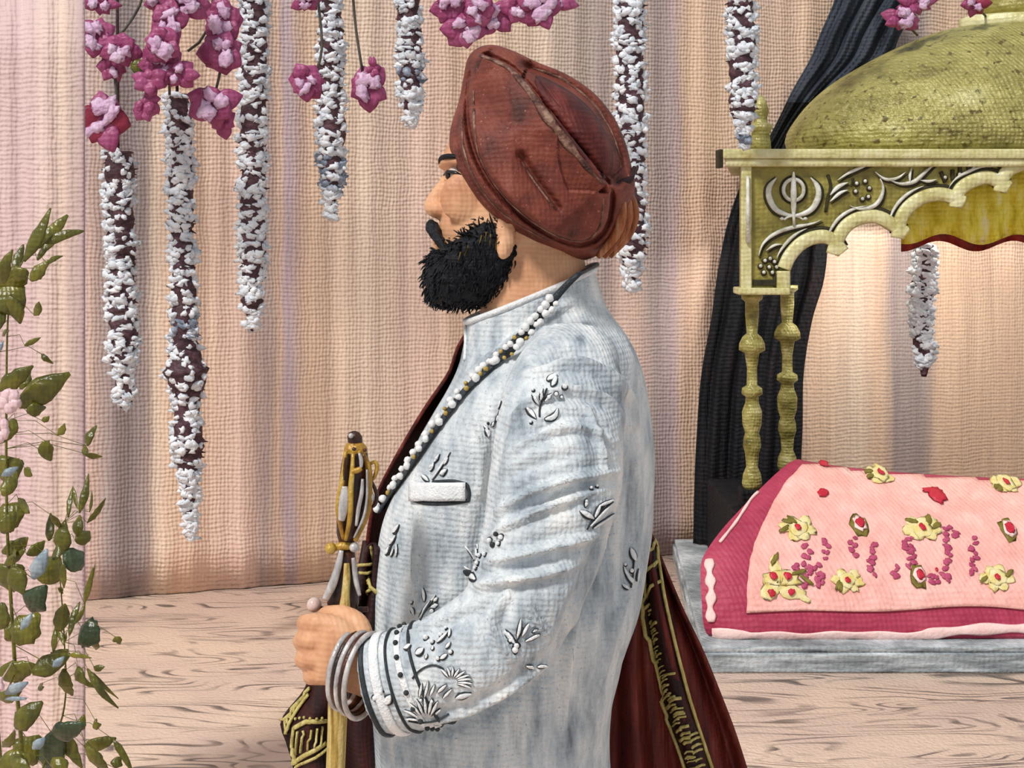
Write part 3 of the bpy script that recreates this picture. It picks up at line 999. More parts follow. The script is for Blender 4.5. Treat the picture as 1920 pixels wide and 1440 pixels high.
# carved scrolls, leaves and berries
sc_l, sc_d, berries = MB(), MB(), MB()
scrolls = [([(1422, 480), (1430, 458), (1450, 440), (1480, 428), (1520, 420), (1540, 412)], 4.0), ([(1570, 338), (1590, 325), (1612, 315), (1636, 306)], 3.4), ([(1556, 366), (1572, 350), (1590, 342)], 4.2),
           ([(1556, 378), (1575, 362), (1590, 356)], 3.4), ([(1594, 386), (1610, 392), (1635, 388), (1650, 374), (1656, 352), (1650, 335)], 4.2), ([(1640, 322), (1660, 336), (1682, 334), (1698, 322)], 3.2),
           ([(1668, 338), (1690, 345), (1715, 340), (1735, 322), (1756, 304)], 4.2), ([(1706, 342), (1706, 328), (1709, 314)], 2.6), ([(1725, 338), (1742, 340), (1756, 336)], 3),
           ([(1822, 316), (1838, 304), (1856, 296)], 3.6), ([(1436, 470), (1452, 460), (1466, 458)], 2.6), ([(1840, 334), (1862, 330), (1880, 326), (1900, 322)], 3.2), ([(1874, 312), (1892, 304), (1916, 302)], 3.4)]
for pts, w in scrolls:
    sc_l, sc_d = MB(), MB()
    c = catmull(pts, 18)
    sc_l.tube([P(x, y, YF-0.010) for x, y in c], [w*sF*math.sin(math.pi*(i+.6)/18.2) for i in range(18)], 7, 0, (0, 1, 0), 0.010)
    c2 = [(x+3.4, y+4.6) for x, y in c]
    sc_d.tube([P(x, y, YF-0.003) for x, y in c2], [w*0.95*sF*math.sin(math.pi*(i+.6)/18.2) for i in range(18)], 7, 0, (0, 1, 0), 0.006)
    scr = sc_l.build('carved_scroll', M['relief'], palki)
    sc_d.build('scroll_shadow', M['groove_and_shade'], scr)  # dark offset copy painted in as the scroll's cast shadow
for pts, w in ([(1552, 328), (1558, 350), (1552, 372), (1548, 398)], 3), ([(1600, 334), (1596, 350)], 2), ([(1764, 322), (1772, 342)], 4), ([(1786, 318), (1786, 338)], 4), ([(1800, 308), (1800, 326)], 4), ([(1812, 296), (1816, 318)], 4):
    MB().tube([P(x, y, YF-0.004) for x, y in catmull(pts, 8)], w*sF, 6).build('carved_groove', M['groove_and_shade'], palki)
for x, y in [(1606, 345), (1622, 341), (1630, 354), (1604, 360), (1617, 374), (1628, 370), (1434, 490), (1444, 486), (1452, 492), (1426, 500), (1442, 502), (1456, 502), (1432, 512), (1448, 512), (1799, 328), (1772, 334)]:
    berries = MB()
    berries.blob(P(x, y, YF-0.004), (6*sF, 0.006, 6*sF), 1, 10, 6)
    berries.blob(P(x+0.5, y-1.5, YF-0.011), (3.4*sF, 0.006, 3.4*sF), 0, 10, 6)
    berries.build('carved_berry', [M['relief'], M['groove_and_shade']], palki)
# corner finial on the ledge
fx = P(1426, 268, YF+0.10)
z0 = zt
MB().lathe(fx.x, fx.y, [(z0-0.002, 0.045), (z0+0.05, 0.04), (z0+0.075, 0.036), (z0+0.09, 0.046), (z0+0.105, 0.05), (z0+0.115, 0.03), (z0+0.13, 0.026), (z0+0.16, 0.034), (z0+0.195, 0.026), (z0+0.225, 0.008)], 16).build('corner_finial', M['gold_column'], palki)

# turned columns
def column(px, Y, ytop, ybot, k, name='column'):
    c = P(px, ybot, Y)
    s = Y/F
    pr = [(552, 20), (560, 20), (566, 13), (590, 13), (625, 10), (632, 18), (644, 24), (656, 25), (662, 14), (690, 9.5), (722, 10), (728, 19), (738, 20), (744, 12), (756, 13), (772, 19), (795, 18), (812, 13), (822, 16),
          (836, 17), (850, 13), (875, 11), (890, 17), (905, 19), (918, 16)]
    out = []
    for y, r_ in pr:
        t = (y-552)/(918-552.0)
        yy = ytop+(ybot-ytop)*t
        out.append((P(px, yy, Y).z, r_*s*k))
    MB().lathe(c.x, c.y, list(reversed(out)), 18).build(name, M['gold_column'], palki)
for cpx, cY in ((1410, YF+0.10), (2*CX-1410, YF+0.10), (1476, 6.20), (2*CX-1476, 6.20)):
    cp_ = P(cpx, 918, cY)
    ztop = 0.496 if cY < 6 else P(0, 884, cY).z
    MB().box((cp_.x-0.05, cY-0.05, 0.4155), (cp_.x+0.05, cY+0.05, ztop)).build('column_block', M['black_cloth'], palki, smooth=False, bevel=0.005)
column(1410, YF+0.10, 552, 918, 1.0)
column(1476, 6.20, 535, 884, 1.0)
for px in (2*CX-1410,):
    column(px, YF+0.10, 552, 918, 1.0)
column(2*CX-1476, 6.20, 535, 884, 1.0)
# hang the gathered yellow cloth under the arch
def frill(rows_px, Y, amp, freq, ph):
    rows = []
    n = len(rows_px)
    for i, (ya, xa, xb, yb) in enumerate(rows_px):
        row = []
        for j in range(61):
            t = j/60.0
            x = xa+(xb-xa)*t
            y = ya+(yb-ya)*t
            y += (i/(n-1.0))*10*math.sin(x*0.045+ph)
            row.append(P(x, y, Y+amp*math.sin(x*freq+ph)*(0.3+0.7*i/(n-1.0))))
        rows.append(row)
    return rows
MB().grid(frill([(330, 1690, 2232, 300), (380, 1690, 2232, 330), (420, 1690, 2232, 420), (448, 1690, 2232, 452)], YF+0.16, 0.022, 0.12, 0.5)).build('valance', M['valance'], palki, solid=0.006)
MB().grid(frill([(405, 1690, 2232, 380), (440, 1690, 2232, 430), (462, 1690, 2232, 460)], YF+0.19, 0.02, 0.12, 0.9)).build('valance_lining', M['valance_red'], palki, solid=0.006)

# dais the columns stand on
dz = 0.415
d0 = P(1372, 900, 5.60)
dm = MB().box((d0.x, 5.58, 0.0935), (P(2*CX-1372, 900, 5.6).x, 6.30, dz))
dais = dm.build('dais', M['black_cloth'], smooth=False, bevel=0.01)
tag(dais, 'black draped dais under the golden columns, behind the pink cushion', 'platform')

# dark drape gathered at the canopy's left corner
mb = MB()
ctrl = [(-70, 1588, 1790), (0, 1566, 1730), (60, 1540, 1690), (110, 1520, 1665), (170, 1486, 1590), (220, 1462, 1530), (262, 1440, 1500), (300, 1412, 1500), (360, 1384, 1530), (430, 1362, 1550), (520, 1345, 1545), (600, 1334, 1522),
        (700, 1316, 1506), (800, 1308, 1504), (900, 1303, 1500), (1028, 1300, 1498)]
rows = []
for y, xl, xr in catmull(ctrl, 70):
    Y = interp(y, [(-70, 6.72), (262, 6.66), (1028, 6.38)])
    row = []
    for j in range(49):
        t = j/48.0
        x = xl+(xr-xl)*t
        f = 0.022*math.sin(t*26+0.6*math.sin(y*0.008))+0.012*math.sin(t*61+1.0)
        row.append(P(x, y, Y+f*min(1.0, 0.35+abs(y-262)/400.0)))
    rows.append(row)
for p in rows[-1]:
    p.z = max(p.z, 0.097)
drape = MB().grid(rows).build('dark_drape', M['navy_cloth'], solid=0.006)
tag(drape, 'dark navy drape gathered behind the left corner of the golden canopy', 'drape')
# lower, blacker half of the same drape belongs to it
me = drape.data
me.materials.append(M['black_cloth'])
for p in me.polygons:
    if p.index//48 > 19:
        p.material_index = 1

# white garland under the canopy
g = empty('hanging_garland', P(1730, 455, 5.95))
rr = random.Random(5)
s9 = 5.95/F
mb, wb9 = MB(), MB()
pth = [P(1730+3*math.sin(y*0.03), y, 5.95) for y in range(310, 712, 6)]
rad = [s9*(2.5 if y < 455 else 21*(1 if y < 640 else max(0.25, 1-(y-640)/90.0)))*(0.85+0.2*rr.random()) for y in range(310, 712, 6)]
mb.tube(pth, rad, 10)
mb.build('strand', M['strand'], g)
for i in range(210):
    y = rr.uniform(458, 690)
    k = int((y-310)/6)
    a = rr.uniform(math.pi*1.02, math.pi*1.98)
    wb9.blob(pth[k]+Vector((math.cos(a)*rad[k]*.9, math.sin(a)*rad[k]*.9, 0)), (rr.uniform(6, 13)*s9, rr.uniform(3, 5)*s9, rr.uniform(4, 8)*s9), 0, 8, 5, 0.55, Matrix.Rotation(rr.uniform(-.6, .6), 3, 'Y'), rr.uniform(0, 90))
tag(wb9.build('blossoms', M['bloom_white'], g), kind='stuff')
tag(g, 'short white garland hanging under the golden arch', 'garland', 'white garlands hanging before the curtain')

# blossoms lying about the canopy top
for (label, fl_) in (('pink blossom spray on the left shoulder of the golden dome', [(1690, 36, 34, 22), (1716, 8, 36, 16)]), ('pink blossom at the foot of the finial on the golden dome', [(1826, 8, 26, 18, True)])):
    e_ = empty('blossom_sprig', P(fl_[0][0], fl_[0][1], 5.86))
    MB().tube([P(fl_[0][0], fl_[0][1], 5.86), P(fl_[0][0]+14, fl_[0][1]+14, 5.92), P(fl_[0][0]+30, fl_[0][1]+30, 6.02)], 2.4*5.9/F, 6).build('stem', M['twig'], e_)
    for i, f in enumerate(fl_):
        blossom(e_, f[0], f[1], f[2], f[3], 5.84, int(f[0]*3), red=len(f) > 4)
    tag(e_, label, 'flower', 'pink blossom sprigs')

# ------------------------------------------------------------------ plinth and cushion
pl = MB()
plan = [(P(1290, 0, 4.85).x, 4.85), (3.2, 4.85), (3.2, 6.52), (P(1262, 0, 6.5).x, 6.52)]
plan[0] = (P(1312, 0, 4.85).x, 4.85)
pl.prism([Vector((x, y, 0.0)) for x, y in plan], (0, 0, 0.070))
pl.prism([Vector((x+(0.008 if i in (0, 3) else -0.008), y+(0.008 if i < 2 else -0.008), 0.0701)) for i, (x, y) in enumerate(plan)], (0, 0, 0.0229))
plinth = pl.build('plinth', M['plinth'], smooth=False, bevel=0.007)
tag(plinth, 'low grey and white plinth under the pink cushion', 'platform')

cush = empty('throne_cushion', P(1900, 1195, 5.0))
cush.location.z = 0.094
tag(cush, 'large pink cushion with crimson border and embroidered flowers on the white plinth', 'cushion')
# side profile of the cushion: row (photo y at its left end, photo x at its left end, depth)
edge = [(1204, 1338, 4.955), (1192, 1328, 4.935), (1170, 1321, 4.935), (1130, 1318, 4.96), (1090, 1316, 5.00), (1050, 1320, 5.06), (1000, 1354, 5.14), (950, 1400, 5.23), (900, 1450, 5.34), (868, 1486, 5.42), (860, 1500, 5.47)]
NR = 46
ed = catmull(edge, NR)
RX = 2500.0
def tilt(v, x):
    """the back edge sags a little to the right"""
    return (v**2)*46.0*(1-math.exp(-(x-1480)/260.0)) if x > 1480 else 0.0
top = []
NC = 70
for i, (y, x, Y) in enumerate(ed):
    v = i/(NR-1.0)
    row = []
    for j in range(NC):
        t = (j/(NC-1.0))
        t = t**1.35
        xx = x+(RX-x)*t
        yy = y+tilt(v, xx)+(1-v)*4*math.sin(xx*0.011)+(-5*math.sin(math.pi*min(v*1.0, 1))*0.4)
        p = P(xx, yy, Y)
        # soft rounding of the left end, and quilting
        endf = math.exp(-((xx-x)/28.0))
        p.y += 0.035*endf
        p.y += 0.006*noise.noise(Vector((xx*0.015, yy*0.015, 2.0)))
        p.z = max(p.z, 0.0945)
        row.append(p)
    top.append(row)
# close the volume: back wall down to plinth and left cheek
mb = MB()
back = []
for k in range(1, 5):
    back.append([Vector((p.x, p.y+0.03*math.sin(math.pi/2*min(1, k/2.0)), p.z+(0.0945-p.z)*k/4.0)) for p in top[-1]])
rows = top+back
mb.grid(rows)
n = NC
leftloop = [r[0] for r in rows]
rightloop = [r[-1] for r in rows]
cl = sum(leftloop, Vector())/len(leftloop)
for lp, fl_ in ((leftloop, 1), (rightloop, 0)):
    cc = sum(lp, Vector())/len(lp)
    vs = lp+[cc]
    mb.add(vs, [((i, i+1, len(lp)) if fl_ else (i+1, i, len(lp))) for i in range(len(lp)-1)]+[(len(lp)-1, 0, len(lp))])
body = mb.build('cushion_body', M['crimson'], cush)
cb = MB()
cb.v, cb.f, cb.m = mb.v, mb.f, mb.m
cbvh = BVHTree.FromPolygons(mb.v, mb.f)

def panel_on(bvh, outline_rows, off, name, mat, parent, thick, Y=5.2):
    rows = []
    for y, xa, xb, n in outline_rows:
        row = []
        for j in range(n+1):
            p, nn = surf(bvh, xa+(xb-xa)*j/n, y, off, Y)
            row.append(p)
        rows.append(row)
    return MB().grid(rows).build(name, mat, parent, solid=thick)

# pink panel: left edge and lower edge as in the photo
lft = [(858, 1514), (872, 1506), (900, 1478), (940, 1452), (980, 1432), (1020, 1414), (1060, 1405), (1100, 1400), (1146, 1400)]
def meets(x, y):
    d = (P(x, y, 1.0)-EYE).normalized()
    return cbvh.ray_cast(EYE, d)[0] is not None
cols = []
for j in range(91):
    t = j/90.0
    xg = 1400+1000*t
    yb = 1149-10*math.exp(-((1400+1050*t-1800)/160.0)**2)+3*math.sin((1400+t*900)*0.02)
    # upper end of the column: the left edge line of the panel, or the back edge of the cushion
    col = []
    for i in range(46):
        v = i/45.0
        y = 858+(yb-858)*v
        xl = interp(y, lft)+2.5*noise.noise(Vector((y*0.05, 1, 1)))
        col.append([xl+(2400-xl)*t, y])
    k = 0
    while k < 30 and not meets(col[k][0], col[k][1]-1.0):
        k += 1
    y0_ = col[k][1]+3
    col = []
    for i in range(46):
        y = y0_+(yb-y0_)*i/45.0
        xl = interp(y, lft)+2.5*noise.noise(Vector((y*0.05, 1, 1)))
        x = xl+(2400-xl)*t
        p, nn = surf(cbvh, x, y, 0.006, 5.3)
        col.append(p)
    cols.append(col)
rows = [[c[i] for c in cols] for i in range(46)]
panel = MB().grid(rows).build('pink_panel', M['pink'], cush, solid=0.008)
# wavy pale trim: along the bottom and up the left side
def trim(pts, w, name, mat, wav=0.0, Y=5.0, off=0.004, n=70, parent=None, th=0.006):
    c = catmull(pts, n)
    ps, ns, ws = [], [], []
    for i, (x, y) in enumerate(c):
        p, nn = surf(cbvh, x, y, off, Y)
        ps.append(p); ns.append(nn)
        ws.append((w+wav*math.sin(i*0.9)+wav*0.6*noise.noise(Vector((i*0.31, w, 0))))*Y/F)
    return MB().tube(ps, ws, 8, 0, ns, th).build(name, mat, parent or cush)
trim([(1336, 1186), (1400, 1190), (1500, 1192), (1600, 1190), (1700, 1192), (1800, 1182), (1900, 1178), (2100, 1180), (2300, 1180)], 9.5, 'bottom_trim', M['pink_trim'], 2.0)
trim([(1330, 1050), (1331, 1080), (1334, 1110), (1332, 1140), (1334, 1166)], 8, 'side_trim', M['pink_trim'], 2.6, n=26)
trim([(1350, 1018), (1380, 980), (1408, 938), (1422, 924)], 3, 'edge_piping', M['pink_trim'], 0.5, n=24)
# embroidery on the panel
pbv = BVHTree.FromPolygons([v.co+cush.location for v in panel.data.vertices], [tuple(p.vertices) for p in panel.data.polygons])
def spot(mb, x, y, rx, ry, mi, ang=0.0, off=0.006, seed=0):
    p, nn = surf(pbv, x, y, off, -1.0)
    if p.y < 0:
        return
    s = p.y/F
    side = Vector((1, 0, 0))
    side = (side-nn*side.dot(nn)).normalized()
    up = nn.cross(side)
    if up.z < 0:
        up = -up
    ca, sa = math.cos(ang), math.sin(ang)
    ax = side*ca+up*sa
    ay = up*ca-side*sa
    fore = max(0.35, abs(up.z))
    rot = Matrix((ax, nn, ay)).transposed()
    mb.blob(p, (rx*s, 0.0022, ry*s/fore), mi, 10, 6, 0.35, rot, seed+x)
def motif(x, y, k=1.0, centre=True, seed=0):
    rr = random.Random(int(x+y*3))
    mb = MB()
    for a in range(6):
        an = a*math.pi/3+rr.uniform(-.3, .3)
        spot(mb, x+math.cos(an)*20*k, y+math.sin(an)*13*k, 15*k, 8*k, 0, -an, 0.008, a)
    spot(mb, x, y, 18*k, 13*k, 0, 0, 0.010, 3)
    for a in range(3):
        an = rr.uniform(0, 6.28)
        spot(mb, x+math.cos(an)*26*k, y+math.sin(an)*16*k, 11*k, 3*k, 1, -an+0.4, 0.013, a)
    spot(mb, x, y+1, 5.5*k, 5*k, 2, 0.3, 0.019, 9)
    mb.build('embroidered_flower', [M['yellow_thread'], M['olive_thread'], M['red_thread']], panel)
for x, y, k in ((1495, 992, 1.15), (1650, 890, 1.0), (1728, 992, 1.2), (1885, 908, 0.95), (1588, 1090, 1.05), (1868, 1085, 1.1), (1985, 1000, 1.0)):
    motif(x, y, k*0.88)
def bigmotif(x, y):
    mb = MB()
    for dx, dy, rx, ry, an in ((0, -8, 34, 12, 0), (-22, 14, 20, 13, 0.5), (16, 16, 26, 14, -0.3), (-12, -26, 10, 20, 0.1), (38, 26, 16, 6, -0.6)):
        spot(mb, x+dx, y+dy, rx, ry, 0, an, 0.008, dx)
    for dx, dy, an in ((46, -4, -0.7), (-14, -42, 1.1), (30, -18, 0.3)):
        spot(mb, x+dx, y+dy, 16, 3, 1, an, 0.012, dx)
    for dx, dy in ((-17, -10), (10, -10), (-20, 20), (16, 18)):
        spot(mb, x+dx, y+dy, 7, 6, 2, 0.2, 0.019, dx)
    mb.build('embroidered_flower', [M['yellow_thread'], M['olive_thread'], M['red_thread']], panel)
bigmotif(1466, 1094)
for x, y in ((1610, 985), (1890, 995), (1722, 1082)):
    mb = MB()
    spot(mb, x, y, 16, 17, 1, 0, 0.006, 1)
    spot(mb, x+1, y-1, 12, 12, 0, 0, 0.010, 2)
    spot(mb, x+2, y-2, 8, 8, 2, 0, 0.015, 3)
    mb.build('embroidered_bud', [M['pink_trim'], M['olive_thread'], M['red_thread']], panel)
for x, y, rx, ry, an in ((1544, 872, 9, 4, 0), (1543, 927, 12, 5, 0.8), (1757, 932, 16, 12, 0.1), (1748, 922, 20, 4, 0), (1770, 893, 4, 4, 0), (1600, 876, 4, 4, 0), (1755, 1070, 3, 3, 0)):
    mb = MB()
    spot(mb, x, y, rx, ry, 0, an, 0.010, x)
    mb.build('embroidered_petal', M['red_thread'], panel)
mb = MB()
rr = random.Random(3)
for x, y0, y1, w in ((1512, 1020, 1100, 9), (1530, 1060, 1102, 18), (1548, 1012, 1050, 9), (1598, 1008, 1044, 9), (1634, 1022, 1080, 9), (1704, 1010, 1040, 15), (1708, 1040, 1070, 8), (1758, 1075, 1095, 22), (1776, 985, 1095, 8), (1785, 995, 1010, 12), (1826, 1010, 1082, 12), (1680, 1060, 1085, 6), (1495, 1058, 1072, 8)):
    k = int((y1-y0)/7)+1
    mb = MB()
    for i in range(k):
        for q in range(max(1, int(w/7))):
            spot(mb, x+rr.uniform(-w, w)*0.7, y0+(y1-y0)*(i+rr.random())/k, rr.uniform(3, 6.5), rr.uniform(3, 5.5), 0, rr.uniform(0, 3), 0.008, i+q)
    mb.build('speckled_streak', M['berry_thread'], panel)

# ------------------------------------------------------------------ tall leafy shrub at the left
shrub_at = Vector((P(30, 1440, 2.55).x, 2.55, 0.0))
shrub = empty('leafy_shrub', shrub_at)
tag(shrub, 'tall olive green leafy shrub at the left edge, before the pale curtain', 'plant')
stems = [[(35, 2020), (40, 1500), (28, 1250), (14, 1000), (12, 760), (18, 560), (48, 480)], [(50, 2020), (70, 1500), (120, 1330), (120, 1190), (112, 1060), (120, 980)], [(30, 2020), (10, 1500), (-10, 1200), (-14, 900), (-8, 640)]]
st = MB()
spts = []
for k, q in enumerate(stems):
    pts = [P(x, y, 2.55+0.05*k) for x, y in q]
    pts[0] = Vector((shrub_at.x+0.03*(k-1), shrub_at.y+0.03*k, 0.002))
    c = [Vector(v) for v in catmull([tuple(p) for p in pts], 60)]
    MB().tube(c, [(0.006, 0.0035, 0.0035)[k]*(1-0.75*i/59.0) for i in range(60)], 8).build('stem', M['leaf'], shrub)
    spts += c
L = [(45, 490, 95, 390, 17), (62, 466, 127, 403, 19), (85, 456, 158, 433, 13), (70, 488, 116, 444, 9), (6, 532, 24, 468, 15), (26, 505, 44, 458, 12), (58, 527, 92, 488, 15), (88, 496, 118, 480, 7), (76, 524, 84, 508, 8),
     (0, 545, 52, 508, 36), (-6, 580, 44, 535, 40), (16, 556, 38, 607, 20), (-4, 620, 8, 570, 14), (64, 591, 73, 566, 11), (46, 648, 76, 633, 7), (78, 664, 100, 682, 7), (5, 630, 14, 616, 6),
     (-2, 732, 62, 686, 20), (34, 762, 131, 700, 30), (40, 730, 56, 690, 18), (50, 772, 86, 764, 16), (78, 788, 92, 780, 7), (28, 786, -4, 832, 18), (108, 816, 121, 794, 9), (84, 826, 96, 864, 18), (80, 846, 92, 826, 10), (164, 836, 181, 798, 12), (158, 850, 192, 856, 9), (160, 836, 164, 856, 8),
     (-4, 892, 44, 866, 34), (5, 930, 32, 884, 16), (46, 878, 60, 892, 12), (34, 935, 55, 962, 14), (-6, 985, 48, 944, 34), (5, 1000, 30, 960, 22), (4, 1036, 52, 1008, 18), (26, 1030, 30, 1044, 10), (92, 1014, 95, 962, 12), (95, 965, 114, 994, 9), (119, 1040, 122, 976, 22), (128, 970, 137, 912, 7), (138, 915, 150, 958, 6),
     (149, 962, 166, 888, 9), (168, 960, 172, 920, 4), (164, 980, 198, 934, 7), (146, 1006, 150, 966, 14), (142, 1016, 168, 996, 18), (120, 1060, 157, 1036, 32), (118, 1056, 120, 1102, 10), (74, 1090, 112, 1044, 34), (50, 1040, 84, 1014, 14), (100, 1050, 108, 1020, 12), (-4, 1092, 44, 1062, 40), (20, 1066, 44, 1114, 26), (8, 1060, 48, 1030, 12),
     (58, 1146, 88, 1098, 32), (112, 1110, 118, 1108, 10), (158, 1132, 178, 1058, 7), (140, 1170, 160, 1128, 6), (112, 1184, 122, 1132, 18), (130, 1192, 150, 1128, 9), (100, 1222, 104, 1174, 8), (104, 1178, 120, 1210, 7), (120, 1208, 124, 1186, 5), (-6, 1180, 6, 1130, 28), (30, 1208, 74, 1150, 36), (10, 1200, 50, 1170, 24), (152, 1176, 186, 1204, 36), (176, 1196, 180, 1218, 12), (216, 1194, 220, 1206, 11),
     (-4, 1266, 66, 1246, 28), (60, 1262, 132, 1226, 24), (100, 1240, 128, 1218, 22), (120, 1254, 136, 1304, 18), (146, 1250, 162, 1284, 16), (128, 1228, 172, 1234, 6), (164, 1254, 222, 1328, 9), (176, 1262, 222, 1310, 5), (176, 1250, 196, 1250, 8), (148, 1262, 186, 1290, 8), (76, 1282, 82, 1288, 9), (28, 1364, 80, 1316, 28), (178, 1350, 190, 1358, 13), (-2, 1310, 40, 1296, 18),
     (98, 1376, 160, 1356, 26), (150, 1370, 158, 1340, 12), (30, 1426, 76, 1380, 36), (92, 1446, 112, 1362, 34), (114, 1372, 154, 1440, 16), (158, 1400, 218, 1384, 18), (162, 1400, 204, 1446, 18), (176, 1406, 190, 1450, 14), (212, 1386, 248, 1446, 9), (-4, 1436, 64, 1420, 26), (20, 1418, 60, 1450, 20), (5, 1400, 28, 1370, 12), (216, 1440, 228, 1420, 14), (106, 1450, 128, 1428, 26)]
fo, fd, fb, pet = MB(), MB(), MB(), MB()
rr = random.Random(11)
dark = {(152, 1176), (58, 1146), (120, 1060), (98, 1376), (92, 1446)}
for (x0, y0, x1, y1, w) in L:
    Y = rr.uniform(2.42, 2.62)
    s = Y/F
    a, b = P(x0, y0, Y), P(x1, y1, Y+rr.uniform(-0.03, 0.03))
    bend = Vector((rr.uniform(-4, 4)*s, rr.uniform(-8, 4)*s, rr.uniform(-4, 4)*s))
    pts = [Vector(q) for q in catmull([tuple(a), tuple(a.lerp(b, 0.5)+bend), tuple(b)], 9)]
    ws = [w*0.80*s*q*rr.uniform(0.86, 1.14) for q in (0.22, 0.62, 0.92, 1.0, 1.0, 0.86, 0.66, 0.42, 0.14)]
    tgt = fd if (x0, y0) in dark else fo
    tgt.tube(pts, ws, 8, 0, Vector((rr.uniform(-.35, .35), 1, rr.uniform(-.3, .3))), [max(0.0012, 0.28*q) for q in ws])
    near = min(spts, key=lambda q: (q-a).length+abs(q.z-a.z)*0.4)
    mid = near.lerp(a, 0.5)+Vector((0, 0.02, 0.01))
    pet.tube([near, mid, a], 0.0006, 5)
for (x0, y0, x1, y1, w) in [(62, 1085, 88, 1030, 30), (62, 1404, 84, 1384, 20), (4, 892, 34, 876, 16), (10, 1300, 52, 1280, 22), (100, 1250, 120, 1232, 16), (40, 1180, 60, 1150, 16), (-4, 660, 6, 640, 10), (10, 1310, 50, 1310, 10)]:
    Y = 2.41
    s = Y/F
    a, b = P(x0, y0, Y), P(x1, y1, Y)
    fb.tube([a, a.lerp(b, .3), a.lerp(b, .6), b], [w*.15*s, w*.5*s, w*.45*s, w*.1*s], 8, 0, (0, 1, .2), 0.003)
    near = min(spts, key=lambda q: (q-a).length)
    pet.tube([near, a], 0.0009, 5)
fo.build('foliage', M['leaf'], shrub)
fd.build('dark_foliage', M['leaf_dark'], shrub)
fb.build('blue_grey_foliage', M['leaf_blue'], shrub)
tag(pet.build('leaf_stalks', M['leaf'], shrub), kind='stuff')
for (x, y, rx, ry) in ((18, 752, 24, 26), (2, 806, 18, 26), (-4, 1284, 14, 18)):
    mb = MB()
    for i in range(5):
        a = 2*math.pi*i/5+0.4
        Y = 2.40
        s = Y/F
        mb.blob(P(x+math.cos(a)*rx*0.45, y+math.sin(a)*ry*0.45, Y), (rx*0.5*s, 0.006, ry*0.5*s), 0, 10, 6, 0.3, None, i+x)
    near = min(spts, key=lambda q: (q-P(x, y, 2.4)).length)
    mb.tube([near, P(x, y, 2.41)], 0.001, 5)
    mb.build('flower', M['pale_petal'], shrub)

# ------------------------------------------------------------------ the man
Y0 = 1.77
S0 = Y0/F
FEET = Vector((0.0, Y0, 0.0))

def Q(px, py, dy=0.0):
    """point on (or dy behind) the man's middle plane"""
    return Vector(((px-960.0)*S0, Y0+dy, H-(py-HY)*S0))

def slant_ring(f, b, w, n=40, e=2.3, narrow=0.0):
    """oval section through a front point and a back point of the side view, half width w"""
    A, B = Q(*f), Q(*b)
    c = (A+B)/2
    ax = (B-A)/2
    out = []
    for j in range(n):
        a = 2*math.pi*j/n
        ca, sa = math.cos(a), math.sin(a)
        k = 1.0-narrow*max(0.0, -ca)**2
        out.append(c+ax*math.copysign(abs(ca)**(2/e), ca)+Vector((0, w*k*math.copysign(abs(sa)**(2/e), sa), 0)))
    return out

# --- jacket
SLEEVE = [(1078, 655, 86, 1.64), (1064, 725, 112, 1.585), (1050, 810, 123, 1.54), (1040, 900, 126, 1.52), (1022, 1000, 120, 1.508), (992, 1098, 110, 1.498), (958, 1172, 105, 1.495), (895, 1222, 105, 1.497), (805, 1264, 100, 1.505), (735, 1284, 96, 1.514), (698, 1293, 95, 1.518)]
def sleeve(mb, tab, shrink=0.0, n=26, end=None):
    c = catmull([tuple(P(x, y, Y))+(r_*Y/F-shrink,) for x, y, r_, Y in tab], 40)
    mb.tube([Vector(q[:3]) for q in c], [q[3] for q in c], n, 0, Vector((0, 1, 0)), [q[3]*0.80 for q in c])
    return c
FAR_SLEEVE = [(1085, 670, 60, 1.90), (1070, 740, 84, 1.95), (1050, 850, 88, 1.97), (1035, 980, 84, 1.98), (1000, 1110, 78, 1.98), (960, 1230, 70, 1.975), (930, 1330, 64, 1.97)]
TORSO = [((872, 603), (1116, 503), .070), ((868, 640), (1130, 545), .076), ((862, 676), (1142, 580), .096), ((838, 728), (1182, 636), .140), ((795, 800), (1206, 705), .156), ((752, 890), (1220, 800), .156), ((714, 985), (1223, 905), .148),
         ((700, 1080), (1216, 1020), .148), ((699, 1180), (1198, 1125), .172), ((700, 1300), (1164, 1245), .172), ((704, 1440), (1142, 1405), .178), ((690, 1700), (1170, 1690), .195), ((670, 2030), (1200, 2030), .215)]
def torso_rings(inset=0.0):
    out = []
    tab = [(f[0], f[1], b[0], b[1], w) for f, b, w in TORSO]
    for q in catmull([(t[0], t[1], t[2], t[3], t[4]*1000) for t in tab], 60):
        d = inset/S0
        out.append(slant_ring((q[0]+d, q[1]), (q[2]-d, q[3]), q[4]/1000-inset, 44, 2.25))
    return out
jm = MB()
jm.loft(torso_rings())
sl = sleeve(jm, SLEEVE)
sleeve(jm, FAR_SLEEVE)
